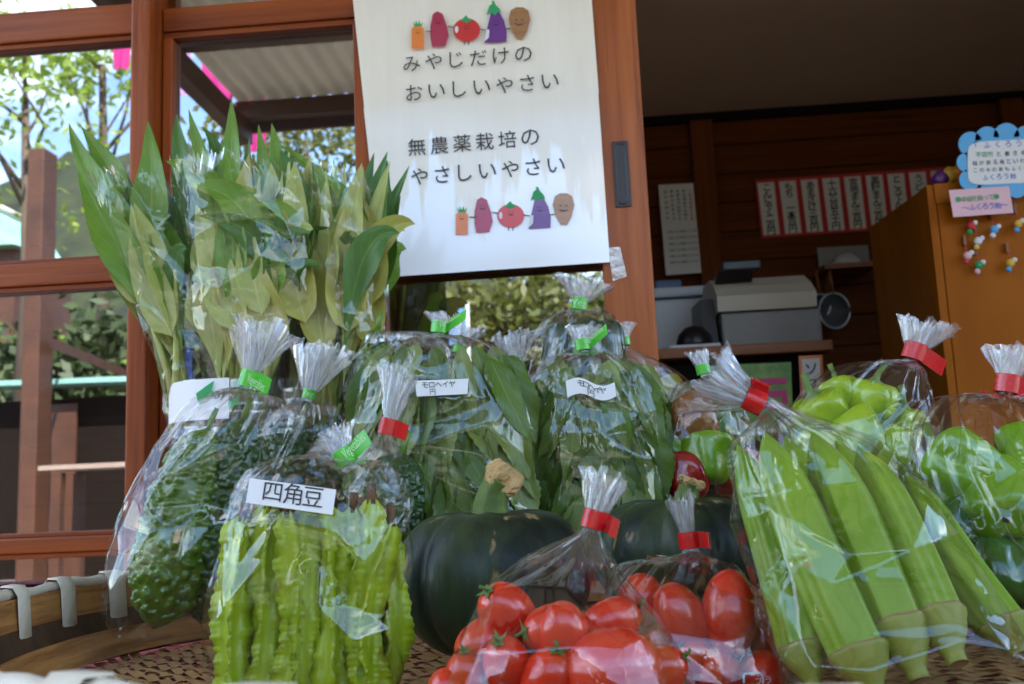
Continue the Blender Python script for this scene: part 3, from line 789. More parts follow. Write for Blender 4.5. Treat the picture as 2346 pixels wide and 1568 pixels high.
q_ = [(0,0),(66,-2),(66,12),(14,14),(14,28),(66,26),(70,54),(62,68),(4,70),(2,56),(54,54),(56,42),(0,44)]
shape("printed_figure", 1736, 868, q_, YC+.027, M["print_pink"], pp)
quad("printed_block", [(1655, 842), (1690, 840), (1692, 886), (1656, 888)], YC+.028, M["print_yellow"], pp, .0004)
sp_ = thing("soft_cream_strip", "orange-edged paper strip with black characters on the counter front", "menu", at(1865, 960, YC+.02))
quad("orange_backing", [(1830, 816), (1884, 813), (1892, 985), (1838, 988)], YC+.02, M["print_orange"], sp_)
quad("paper_strip", [(1837, 824), (1878, 821), (1884, 976), (1844, 979)], YC+.018, M["paper"], sp_)
text_column("ソフト有", (1858, 828), (1864, 970), 28, YC+.0165, M["ink"], sp_)

YR = 3.25
rg = thing("cash_register", "cream cash register with grey drawer and black display", "register", (at(1760, 785, YR)[0], YR+.2, zt+.004))
rx0, rx1 = xz(1652, 750, YR)[0], xz(1880, 750, YR)[0]; rz0 = zt+.006; rz1 = xz(1760, 712, YR)[1]; rz2 = xz(1760, 650, YR)[1]
boxo("drawer", (rx0, YR-.02, rz0+.012), (rx1, YR+.36, rz1-.004), M["grey_plastic"], rg, .008)
for xx in (rx0+.02, rx1-.06):
    for yy in (YR, YR+.3): boxo("foot", (xx, yy, rz0-.001), (xx+.04, yy+.03, rz0+.012), M["black_plastic"], rg)
bx0, bx1 = xz(1640, 690, YR)[0], xz(1866, 690, YR)[0]
MB().prism([(bx0, YR-.03, rz1), (bx0, YR+.34, rz1), (bx0, YR+.34, rz2+.06), (bx0, YR+.12, rz2+.045), (bx0, YR+.02, rz2), (bx0, YR-.035, rz1+.05)], (bx1-bx0, 0, 0)).build("body", M["cream_plastic"], rg)
MB().prism([(bx0-.045, YR-.01, rz0+.02), (bx0-.045, YR+.33, rz0+.02), (bx0-.045, YR+.33, rz2-.01), (bx0-.045, YR+.06, rz2-.03)], (.044, 0, 0)).build("side_cover", M["dark_grey_plastic"], rg)
MB().prism([(bx0+.01, YR+.05, rz2+.02), (bx0+.01, YR+.3, rz2+.02), (bx0+.03, YR+.28, rz2+.075), (bx0+.03, YR+.12, rz2+.075)], (.12, 0, 0)).build("keyboard_hood", M["black_plastic"], rg)
dz0, dz1 = xz(1700, 622, YR+.2)[1], xz(1700, 600, YR+.2)[1]; dx0, dx1 = xz(1652, 610, YR+.2)[0], xz(1740, 610, YR+.2)[0]
boxo("display", (dx0, YR+.17, dz0), (dx1, YR+.23, dz1), M["black_plastic"], rg, .006)
MB().tube([((dx0+dx1)/2, YR+.2, rz2+.06), ((dx0+dx1)/2, YR+.2, dz0+.004)], .012, 10).build("display_pole", M["black_plastic"], rg, smooth=True)

YZ = 3.75
fz = thing("chest_freezer", "white chest freezer behind the cash register", "freezer", (at(1580, 760, YZ)[0], YZ+.3, GZ))
fx0, fx1 = xz(1380, 700, YZ)[0], xz(1650, 700, YZ)[0]; fz1 = xz(1575, 657, YZ)[1]; fzm = xz(1575, 680, YZ)[1]
boxo("cabinet", (fx0, YZ, GZ+.005), (fx1, YZ+.5, fzm-.006), M["white_plastic"], fz, .012)
boxo("lid", (fx0-.01, YZ-.015, fzm), (fx1+.01, YZ+.5, fz1), M["white_plastic"], fz, .012)
bb = boxo("blue_box", (xz(1500, 650, YZ+.1)[0], YZ+.1, fz1+.001), (xz(1562, 650, YZ+.1)[0], YZ+.35, xz(1530, 641, YZ+.1)[1]), M["blue_plastic"], bev=.012); tag(bb, "small blue box on top of the white freezer", "box")
tc_ = at(1592, 790, YC+.2); mb = MB(); tz0 = zt + .02
prof = [(.0, .001), (.055, .002), (.06, .02), (.052, .05), (.03, .072), (.0, .08)]
V = [(tc_[0]+r_*math.cos(2*math.pi*k_/24), YC+.2+r_*math.sin(2*math.pi*k_/24), tz0+z_) for r_, z_ in prof for k_ in range(24)]
o = mesh("tape_dispenser", V, grid_faces(6, 24, True), M["black_plastic"]); tag(o, "rounded black tape dispenser on the counter by the register", "dispenser")

# wall shelf with bowl, ladles
ws = thing("wall_shelf", "small wooden wall shelf left of the orange display stand", "shelf", at(1945, 612, YB-.12))
s0, s1 = at(1888, 610, YB-.25), at(2010, 602, YB-.25)
boxo("board", (s0[0], YB-.25, s0[2]-.012), (s1[0], YB-.001, s0[2]+.010), M["counter_wood"], ws, .002)
MB().prism([(s0[0]+.03, YB-.2, s0[2]-.013), (s0[0]+.03, YB-.003, s0[2]-.013), (s0[0]+.03, YB-.003, s0[2]-.16)], (.015, 0, 0)).build("bracket", M["counter_wood"], ws)
o = quad("white_tile_panel", [(1872, 568), (1988, 562), (1994, 606), (1876, 612)], YB-.015, M["grey_plastic"], thick=.008); tag(o, "pale grey panel on the wall behind the little shelf", "panel")
bc = at(1936, 598, YB-.14); prof = [(.022, .0), (.03, .002), (.06, .035), (.068, .06), (.062, .058), (.05, .03), (.0, .008)]
V = [(bc[0]+r_*math.cos(2*math.pi*k_/24), bc[1]+r_*math.sin(2*math.pi*k_/24), s0[2]+.011+.06-z_) for r_, z_ in prof for k_ in range(24)]
o = mesh("upturned_bowl", V, grid_faces(7, 24, True), M["white_plastic"]); tag(o, "upturned white bowl on the small wall shelf", "bowl")
for j, (hx, hy, rr, lab) in enumerate(((1912, 712, 34, "round wire strainer hanging under the small shelf"), (1880, 700, 22, "small wire strainer hanging beside the larger one"))):
    Y_ = YB-.2+.04*j; c = at(hx, hy, Y_); R_ = rr*Y_/FP; hk = at(hx-12+j*2, 618, Y_)
    t = thing("strainer", lab, "strainer", c - [0, 0, R_], "strainers hanging under the wall shelf")
    mb = MB()
    mb.tube([c + R_*np.array([math.cos(q*2*math.pi/28), 0, 1.2*math.sin(q*2*math.pi/28)]) for q in range(29)], .004, 6)
    mb.build("hoop", M["metal_steel"], t, smooth=True)
    V = [c + np.array([R_*s_*math.cos(2*math.pi*k_/20), R_*.7*(1-s_*s_), 1.2*R_*s_*math.sin(2*math.pi*k_/20)]) for s_ in (.05, .35, .65, .85, .98) for k_ in range(20)]
    mesh("mesh_bowl", V, grid_faces(5, 20, True), M["dark_grey_plastic"], t)
    MB().tube([c + [0, 0, R_*1.2], hk], .007, 8).build("handle", M["counter_wood"], t, smooth=True)

# orange display stand with cloud sign
YS = 2.35
sd = thing("display_stand", "orange-brown wooden display stand with a slanting side board", "stand", (at(2200, 900, YS)[0], YS+.3, GZ))
f0 = at(2166, 420, YS); fb = xz(2182, 940, YS)[0]
fx0 = (f0[0] + fb)/2 - .004
boxo("front_board", (fx0, YS, GZ), (fx0+1.0, YS+.02, f0[2]), M["stand_board"], sd, .002)
YS2 = YS + .62
s_top = at(1992, 522, YS2)
MB().prism([(fx0-.02, YS+.001, GZ), (fx0-.02, YS+.001, f0[2]-.002), (fx0-.02-(fx0-s_top[0])*.0, YS+.05, f0[2]-.002), (s_top[0], YS2, s_top[2]), (s_top[0], YS2, GZ)], (.018, 0, 0)).build("side_board", M["stand_board"], sd)
boxo("top_rail", (fx0-.004, YS-.004, f0[2]-.05), (fx0+.03, YS-.0005, f0[2]-.001), M["stand_board"], sd)
boxo("ledge", (fx0-.0, YS+.021, f0[2]-.06), (fx0+1.0, YS+.14, f0[2]-.045), M["stand_board"], sd)
YK = YS - .03
sg = thing("cloud_sign", "blue cloud-shaped sign with white panel and small print above the stand", "sign", at(2300, 432, YK))
outl = []
for cx_, cy_, r_ in ((2222, 412, 24), (2214, 372, 22), (2224, 330, 28), (2262, 318, 28), (2306, 312, 30), (2352, 318, 30), (2400, 312, 30), (2440, 330, 30), (2450, 380, 28), (2440, 415, 26), (2390, 428, 22), (2330, 432, 22), (2270, 430, 22)):
    outl.append((cx_, cy_, r_))
mb = MB()
cc_ = (2335, 372)
for cx_, cy_, r_ in outl:
    mb.prism([at(cx_+a, cy_+b, YK) for a, b in ell(r_, r_, 20)], (0, .004 + .0002*rng.random(), 0))
mb.prism([at(cc_[0]+a, cc_[1]+b, YK-.0004) for a, b in ell(116, 58, 24, pw=.5)], (0, .0045, 0))
mb.build("cloud_board", M["sign_blue"], sg)
mesh("white_panel", [at(cc_[0]-2+a, cc_[1]-2+b, YK-.002) for a, b in [(dx, dy - dx*.05) for dx, dy in ell(116, 50, 32, pw=.3)]], [tuple(range(32))], M["paper"], sg, smooth=False)
text_fit("「ふくろう」は福", (2226, 342), (2420, 331), 15, YK-.003, M["print_blue"], sg)
text_fit("不苦労", (2236, 361), (2276, 359), 13, YK-.003, M["print_green"], sg)
text_fit("と書き幸せを呼ぶ", (2280, 359), (2430, 350), 11, YK-.003, M["ink"], sg)
text_fit("福が来る鳥といわれる縁起物", (2226, 380), (2430, 369), 11, YK-.003, M["ink"], sg)
text_fit("この木の実もふくろうのお守り", (2228, 396), (2432, 386), 10, YK-.003, M["ink"], sg)
text_fit("ふくろう飴", (2250, 414), (2330, 409), 13, YK-.003, M["print_blue"], sg)
cd = thing("pink_card", "pale pink card with green and blue print clipped to the stand", "card", at(2245, 495, YK-.008))
quad("sheet", [(2174, 436), (2312, 427), (2322, 488), (2184, 498)], YK-.008, M["card_pink"], cd)
text_fit("●幸福を願って●", (2190, 464), (2290, 457), 13, YK-.0095, M["print_green"], cd); text_fit("〜ふくろう飴〜", (2206, 484), (2310, 476), 15, YK-.0095, M["print_blue"], cd)
cols = ["print_white", "menu_red", "print_yellow", "print_green", "sign_blue", "card_pink"]
for i, (x, y, c_, lab) in enumerate(((2222, 520, 1, "red and white trinket hung at the left under the pink card"), (2275, 528, 4, "blue and white trinket hung under the middle of the pink card"), (2330, 515, 2, "yellow trinket hung right of the pink card"),
                                (2214, 588, 5, "pink ribboned trinket hung lower left on the stand"), (2240, 610, 3, "green and white trinket hung lowest on the stand"), (2312, 605, 2, "yellow owl-like trinket hung low at the right on the stand"), (2238, 555, 0, "small pale trinket hung between the two rows"))):
    c = at(x, y, YS-.012); t = thing("hanging_trinket", lab, "trinket", c - [0, 0, .02], "trinkets hung on the display stand")
    boxo("peg", (c[0]-.003, YS-.014, c[2]+.028), (c[0]+.003, YS-.002, c[2]+.05), M["counter_wood"], t)
    MB().tube([c + [0, 0, .03], c + [.002, -.001, .012]], .0012, 5).build("cord", M["menu_red"], t)
    for k_, (dz, r_, cc) in enumerate(((0, .010, c_), (-.014, .007, (c_+2) % 6), (.007, .006, 0))):
        V = [c + np.array([r_*math.sin(math.pi*j/8)*math.cos(2*math.pi*q/12)+.005*k_*(-1)**k_, -.008 + .7*r_*math.sin(math.pi*j/8)*math.sin(2*math.pi*q/12), dz + r_*math.cos(math.pi*j/8)]) for j in range(9) for q in range(12)]
        mesh(("body", "charm", "bead")[k_], V, grid_faces(9, 12, True), M[cols[cc]], t)
for i, (x, y, c_) in enumerate(((2140, 404, "print_purple"), (2158, 398, "print_yellow"), (2178, 394, "print_orange"))):
    c = at(x+18, y+8, YS+.08); r_ = .022
    V = [c + np.array([r_*1.2*math.sin(math.pi*j/8)*math.cos(2*math.pi*q/14), r_*math.sin(math.pi*j/8)*math.sin(2*math.pi*q/14), r_*math.cos(math.pi*j/8)*(1+.25*math.cos(3*2*math.pi*q/14))]) for j in range(9) for q in range(14)]
    o = mesh("wrapped_sweet", V, grid_faces(9, 14, True), M[c_]); tag(o, f"{('purple','yellow','orange')[i]} wrapped sweet on top of the display stand", "sweet", "wrapped sweets on the stand")

# ------------------------------------------------------------------ table, ledge and basket
tb = thing("display_table", "table under a red cloth carrying the woven basket", "table", (.08, .92, GZ))
TZ = -.014
boxo("table_top", (-1.15, .18, TZ-.035), (1.35, 1.655, TZ-.004), M["beam_wood"], tb)
V = []; nn = 90
def tbl_path(s):                               # around the front, left and right edge
    pts = [(-1.16, 1.655), (-1.16, .17), (1.36, .17), (1.36, 1.655)]
    L = [1.485, 2.52, 1.485]; d = s*sum(L)
    for i in range(3):
        if d <= L[i] or i == 2: f = d/L[i]; return pts[i][0]+(pts[i+1][0]-pts[i][0])*f, pts[i][1]+(pts[i+1][1]-pts[i][1])*f
        d -= L[i]
for j in range(6):
    for i in range(nn):
        x, y = tbl_path(i/(nn-1)); w = .018*(j/5)*math.sin(i*1.3)+.012*(j/5)
        cx_, cy_ = x-.1, y-1.0; r_ = math.hypot(cx_, cy_)
        V.append((x + cx_/r_*w, y + cy_/r_*w, TZ - .4*j/5))
mesh("cloth_skirt", V, grid_faces(6, nn), M["red_cloth"], tb)
boxo("cloth_top", (-1.16, .17, TZ-.004), (1.36, 1.655, TZ), M["red_cloth"], tb)
for xx in (-1.08, 1.24):
    for yy in (.25, 1.54): boxo("leg", (xx, yy, GZ), (xx+.05, yy+.05, TZ-.036), M["beam_wood"], tb)
o = boxo("cloth_covered_bench", (-1.9, 1.66, GZ), (1.35, 1.752, xz(60, 1352, 1.69)[1]), M["red_cloth"], bev=.006); tag(o, "low ledge covered in red cloth beneath the window", "bench")

BC = np.array([.086, 1.09]); BR = .70; RZ = .080
def oval(r_, a, z_):
    """point on the egg-shaped basket outline: round in front, flatter at the back"""
    return (BC[0] + r_*math.cos(a), BC[1] + r_*math.sin(a)*(1.0 if math.sin(a) < 0 else .70), z_)
bk = thing("woven_basket", "large shallow bamboo basket with white-bound rim holding the vegetables", "basket", (BC[0], BC[1], 0))
def hoop(name, r0, r1, z0, z1, mat, n=160, lean=0.0):
    V = []
    for q in range(n):
        a = 2*math.pi*q/n
        for r_, z_ in ((r0, z0), (r1, z0+.002), (r1+lean, z1), (r0+lean, z1+.001)): V.append(oval(r_, a, z_))
    F = []
    for q in range(n):
        for k_ in range(4):
            a = q*4+k_; b = q*4+(k_+1) % 4; c = ((q+1) % n)*4+(k_+1) % 4; d = ((q+1) % n)*4+k_
            F.append((a, d, c, b))
    return mesh(name, V, F, mat, bk, smooth=False)
hoop("rim_band", BR-.010, BR-.001, RZ-.046, RZ, M["bamboo"], lean=.004)
hoop("rim_band", BR+.006, BR+.015, RZ-.048, RZ-.002, M["bamboo"], lean=.004)
hoop("inner_band", BR-.052, BR-.044, .002, .030, M["bamboo"], lean=.012)
hoop("side_wall", BR-.030, BR-.027, -.004, RZ-.02, M["basket_wall"], lean=.026)
V = []                                         # twisted white cord lying on the rim
nn = 760
for q in range(nn):
    a = 2*math.pi*q/nn
    for k_ in range(8):
        b = 2*math.pi*k_/8; rr = .0068*(1 + .18*math.sin(q*.55 + b) + .10*math.sin(q*.13))
        V.append(oval(BR+.004+rr*math.cos(b), a, RZ+.005+rr*.9*math.sin(b)+.0015*math.sin(q*.21)))
F = grid_faces(nn, 8, True) + [((nn-1)*8+k_, (nn-1)*8+(k_+1) % 8, (k_+1) % 8, k_) for k_ in range(8)]
mesh("rim_cord", V, F, M["binding"], bk)
sec = [(-.0125, -.049), (-.0095, .004), (-.004, .0125), (.010, .0135), (.019, .003), (.0205, -.051), (.004, -.056), (-.008, -.054)]
V = []
for w, dn in ((-.0135, 0), (-.012, .0014), (.012, .0014), (.0135, 0)):
    for i, (r_, z_) in enumerate(sec):
        mid = (.004, -.016); d = np.array([r_-mid[0], z_-mid[1]]); d = d/np.linalg.norm(d)
        V.append((r_+d[0]*dn, w + .003*math.sin(i*1.1), RZ + z_+d[1]*dn))
wrap_me = bpy.data.meshes.new("binding_wrap"); wrap_me.from_pydata(V, [], grid_faces(4, 8, True)); wrap_me.materials.append(M["binding"])
wrap_me.polygons.foreach_set("use_smooth", [True]*len(wrap_me.polygons))
for q in range(38):
    a = 2*math.pi*(q+.5)/38 + rng.normal(0, .012); k_ = 1.0 if math.sin(a) < 0 else .70
    o = bpy.data.objects.new("binding_wrap", wrap_me); col.objects.link(o); o.parent = bk
    o.location = (BR*math.cos(a), BR*math.sin(a)*k_, 0); o.rotation_euler = (0, 0, math.atan2(math.sin(a)/k_, math.cos(a)))
# woven floor: every slat is its own piece
SP = .0185; RI = BR - .036
for fam in (0, 1):
    ang = math.radians(21 if fam == 0 else -44); d = np.array([math.cos(ang), math.sin(ang)]); e = np.array([-d[1], d[0]])
    for k_ in range(-38, 39):
        c = k_*SP + rng.normal(0, .0018); wv = .0054 + rng.uniform(-.0013, .0013); tw = rng.normal(0, .006); V = []
        for s in np.arange(-RI, RI, .0115):
            p2 = d*s + e*c
            if math.hypot(p2[0], p2[1]/(1.0 if p2[1] < 0 else .70)) > RI: continue
            z_ = .0022*math.sin(s/SP*math.pi/1.02 + k_*math.pi/2 + fam*math.pi) + fam*.0012; off = c + tw*s*.15
            for q in (-1, 1):
                p3 = BC + d*s + e*(off + q*wv); V.append((p3[0], p3[1], z_ - .005))
        if len(V) >= 8: mesh("slat", V, grid_faces(len(V)//2, 2), M["bamboo_slat"], bk, smooth=True)

# ------------------------------------------------------------------ clear bags
def tri(x):
    x = np.asarray(x, float)
    return 4*np.abs(x - np.floor(x + .5)) - 1

def spline_rows(A, n):
    """Catmull-Rom through rows of numbers, n samples, spaced by length of the first three columns"""
    A = np.asarray(A, float); d = np.r_[0, np.cumsum(np.linalg.norm(np.diff(A[:, :3], axis=0), axis=1) + 1e-6)]; d /= d[-1]
    out = []
    for t_ in np.linspace(0, 1, n):
        i = min(max(np.searchsorted(d, t_, side='right') - 1, 0), len(A)-2); u = (t_ - d[i])/(d[i+1]-d[i])
        p0 = A[max(i-1, 0)]; p1 = A[i]; p2 = A[i+1]; p3 = A[min(i+2, len(A)-1)]
        m1 = (p2-p0)*.5; m2 = (p3-p1)*.5
        out.append((2*u**3-3*u**2+1)*p1 + (u**3-2*u**2+u)*m1*.8 + (-2*u**3+3*u**2)*p2 + (u**3-u**2)*m2*.8)
    return np.array(out)

def film_surface(rows, nu, nv, seed, crumple=.003, pleat=.30, closed=True, jag=0.0, power=.82, pre=False):
    """rows bottom to top: (left px, left py, right px, right py, Y, half depth)"""
    rg_ = np.random.default_rng(seed)
    R_ = []
    for lx, ly, rx, ry, Y, dp in rows:
        L, Rr = at(lx, ly, Y), at(rx, ry, Y); R_.append(np.r_[(L+Rr)/2, (Rr-L)/2, dp])
    S = spline_rows(R_, nv)
    S[:, 6] = np.maximum(S[:, 6], .0012)
    th = np.linspace(0, 2*math.pi, nu, endpoint=False) + math.pi/2
    T = np.linspace(0, 1, nv)[:, None]
    ct, sn = np.cos(th), np.sin(th)
    cp = np.sign(ct)*np.abs(ct)**power; sp = np.sign(sn)*np.abs(sn)**power
    hw = np.linalg.norm(S[:, 3:6], axis=1); ax = S[:, 3:6]/hw[:, None]
    ln = np.r_[0, np.cumsum(np.linalg.norm(np.diff(S[:, :3], axis=0), axis=1))][:, None]
    s = (th - math.pi/2)[None, :]*np.mean(hw + S[:, 6])*.55
    # folds: straight creases between flat facets
    h = np.zeros((nv, nu))
    for k_ in range(6):
        a = rg_.uniform(0, math.pi); lam = rg_.uniform(.045, .15); ph = rg_.uniform(0, 1, 3)
        w = .5 + .5*np.sin(s*rg_.uniform(25, 60) + ph[1]*6.3 + 1.5*np.sin(ln*30 + ph[0]*6))*np.sin(ln*rg_.uniform(25, 60) + ph[2]*6.3)
        w = .22 + .95*np.clip(w*3.2 - 1.7, 0, 1)
        h += w*tri((s*math.cos(a) + ln*math.sin(a))/lam + ph[0])*lam/.07
    h *= crumple*.40
    for k_ in range(3):
        a = rg_.uniform(0, math.pi); lam = rg_.uniform(.014, .034); ph = rg_.uniform(0, 1, 3)
        w = np.clip(np.sin(s*rg_.uniform(40, 90) + ph[1]*6.3)*np.sin(ln*rg_.uniform(40, 90) + ph[2]*6.3)*1.8 - .85, 0, 1)
        h += w*tri((s*math.cos(a) + ln*math.sin(a))/lam + ph[0])*crumple*.26
    smax = float(s.max())
    for k_ in range(18):                      # narrow pinched creases
        s0_, l0_ = rg_.uniform(0, smax), rg_.uniform(0, ln.max()); a = rg_.uniform(0, math.pi); hl = rg_.uniform(.012, .05)
        al = (s - s0_)*math.cos(a) + (ln - l0_)*math.sin(a); ac = -(s - s0_)*math.sin(a) + (ln - l0_)*math.cos(a)
        h += np.clip(1 - np.abs(ac)/rg_.uniform(.0022, .0040), 0, 1)*np.clip((1 - np.abs(al)/hl)*2, 0, 1)*crumple*rg_.choice([-.35, .42, .5])
    rad = np.minimum(1.0, (hw/.03))[:, None]
    pl = np.zeros((nv, nu))
    if closed and pleat > 0:
        # pleats that start at the tied neck and die out down the shoulders
        up = np.clip((T - .38)/.62, 0, 1)**1.1 if not pre else .25 + .45*T
        wob = .25*np.sin(T*9 + th[None, :]*2)
        for kf, am in ((9, .36), (14, .30), (23, .26), (37, .16)):
            loc = np.clip(.6 + .5*np.sin(th*rg_.integers(1, 4) + rg_.uniform(0, 6)), 0, 1)[None, :]
            pl += am*tri(kf*(th[None, :] + wob*.25)/(2*math.pi) + rg_.uniform(0, 1))*loc
        pl = pl*up*pleat
    scale = 1 + pl
    nx = ax[:, None, :]*(hw[:, None]*cp[None, :])[..., None]*scale[..., None]
    ny = np.array([0, 1.0, 0])[None, None, :]*(S[:, 6][:, None]*sp[None, :])[..., None]*scale[..., None]
    rdir = ax[:, None, :]*cp[None, :, None] + np.array([0, 1.0, 0])[None, None, :]*sp[None, :, None]
    rdir /= np.linalg.norm(rdir, axis=2)[..., None] + 1e-9
    fade = np.minimum(1, T/.06)*rad if closed else np.minimum(1, T/.06)
    P = S[:, None, 0:3] + nx + ny + rdir*(h*fade)[..., None]
    if pre:
        P = P + (np.clip(1 - T/.25, 0, 1)*.003*rg_.normal(size=nu)[None, :])[..., None]*nrm(S[-1, :3] - S[0, :3])
        return P
    # taut flat facets: node points joined by plane triangles, blended over the soft shape
    nuc = max(11, int(round(nu/250*rg_.integers(12, 17)))); nvc = max(5, int(round(float(ln.max())/.032)))
    tv = np.linspace(0, 1, nv)
    node = np.zeros((nvc+1, nuc, 3))
    for j in range(nvc+1):
        for i in range(nuc):
            fu = ((i + rg_.uniform(-.36, .36))/nuc*nu) % nu; fv = np.clip(j/nvc + (rg_.uniform(-.36, .36)/nvc if 0 < j < nvc else 0), 0, 1)*(nv-1)
            i0 = int(fu) % nu; i1 = (i0+1) % nu; j0 = min(int(fv), nv-2); a_, b__ = fu-int(fu), fv-j0
            q = (P[j0, i0]*(1-a_)+P[j0, i1]*a_)*(1-b__) + (P[j0+1, i0]*(1-a_)+P[j0+1, i1]*a_)*b__
            node[j, i] = q + rdir[j0, i0]*(rg_.normal(.0022, .0030)*(crumple/.0038)*min(1, fv/(nv*.08)))
    diag = rg_.random((nvc, nuc)) < .5
    uu = np.arange(nu)/nu*nuc; vv = tv*nvc
    ci = uu.astype(int) % nuc; fa = (uu - uu.astype(int))[None, :]; cj = np.minimum(vv.astype(int), nvc-1); fb = (vv - cj)[:, None]
    CJ, CI = np.meshgrid(cj, ci, indexing='ij'); D = diag[CJ, CI]
    n00, n10, n01, n11 = node[CJ, CI], node[CJ, (CI+1) % nuc], node[CJ+1, CI], node[CJ+1, (CI+1) % nuc]
    fa, fb = np.broadcast_to(fa, (nv, nu)), np.broadcast_to(fb, (nv, nu))
    def bl(w00, w10, w01, w11): return n00*w00[..., None] + n10*w10[..., None] + n01*w01[..., None] + n11*w11[..., None]
    z0_ = np.zeros((nv, nu))
    lowA = bl(1-fa-fb, fa, fb, z0_); upA = bl(z0_, 1-fb, 1-fa, fa+fb-1); A_ = np.where((fa+fb < 1)[..., None], lowA, upA)
    lowB = bl(1-fa, fa-fb, z0_, fb); upB = bl(1-fb, z0_, fb-fa, fa); B_ = np.where((fa > fb)[..., None], lowB, upB)
    PF = np.where(D[..., None], A_, B_)
    wf = (.78*np.clip((.86 - T)/.25, 0, 1) if closed else .72*np.ones_like(T))*np.clip(T/.04, 0, 1)
    P = P*(1-wf[..., None]) + PF*wf[..., None]
    if jag > 0:
        j_ = jag*(.5 + .5*tri(th*3/(2*math.pi) + .2) + .4*rg_.normal(size=nu))
        upv = nrm(S[-1, :3] - S[-2, :3]); wgt = np.clip((T - .85)/.15, 0, 1)
        P = P + (wgt*j_[None, :])[..., None]*upv
    return P

def add_film(name, rows, parent, seed, mat="film", nu=250, nv=130, **kw):
    P = film_surface(rows, nu, nv, seed, **kw)
    F = grid_faces(nv, nu, True)
    return mesh(name, P.reshape(-1, 3), F, M[mat], parent, smooth=True)

def add_tuft(parent, c, tip, wpx, Y, seed, depth=.55, shells=3, r0=.0065):
    """fan of pleated film above the tie, from point c to picture point tip, full spread wpx"""
    rg_ = np.random.default_rng(seed); e = at(*tip, Y); A = e - c; L = np.linalg.norm(A); A = A/L
    S = nrm(np.cross(A, [0, 1, 0])); S = S if S[0] > 0 else -S; B = np.cross(A, S); B = B if B[1] > 0 else -B
    w1 = wpx*Y/FP/2; nu, nv = 120, 12; Vv = []; Ff = []
    for k_ in range(shells):
        sc = (1.0, .72, .42, .2)[k_]; npl = (13, 10, 8, 5)[k_]; p0 = rg_.uniform(0, 6)
        th = np.linspace(0, 2*math.pi, nu, endpoint=False)
        zig = .55*tri(npl*th/(2*math.pi) + p0) + .30*tri(npl*2.37*th/(2*math.pi) + p0*2) + .25*np.sin(3*th + p0)
        cut = rg_.random(npl*2); top = 1 - .04*rg_.random(nu) - .26*cut[(th/(2*math.pi)*npl*2).astype(int) % (npl*2)]*(1-.15*k_) - .10*k_*rg_.random() - .10*np.cos(th + p0)
        o = len(Vv); sh_ = rg_.normal(0, .22); sk_ = rg_.uniform(.7, 1.25); lob = 1 + .28*np.sin(2*th + p0*1.7) + .18*np.sin(3*th + p0)
        for j in range(nv):
            f = j/(nv-1); base = r0*(1 - f) + w1*sc*(f**(.8 + .25*k_))
            rr = base*(1 + (.16 + .30*f)*zig)*(1 + (lob - 1)*f)*sk_; dp_ = r0*(1-f) + w1*depth*sc*f**.85; ddp = dp_*(1 + (.2 + .3*f)*zig)
            for i in range(nu):
                Vv.append(c + A*(L*f*top[i]) + S*(rr[i]*math.cos(th[i]) + sh_*w1*f*f + .0012*f*math.sin(9*f + th[i]*5)) + B*ddp[i]*math.sin(th[i]))
        Ff += grid_faces(nv, nu, True, o)
    return mesh("gathered_top", Vv, Ff, M["film_gathered"], parent, smooth=True), A, S, B

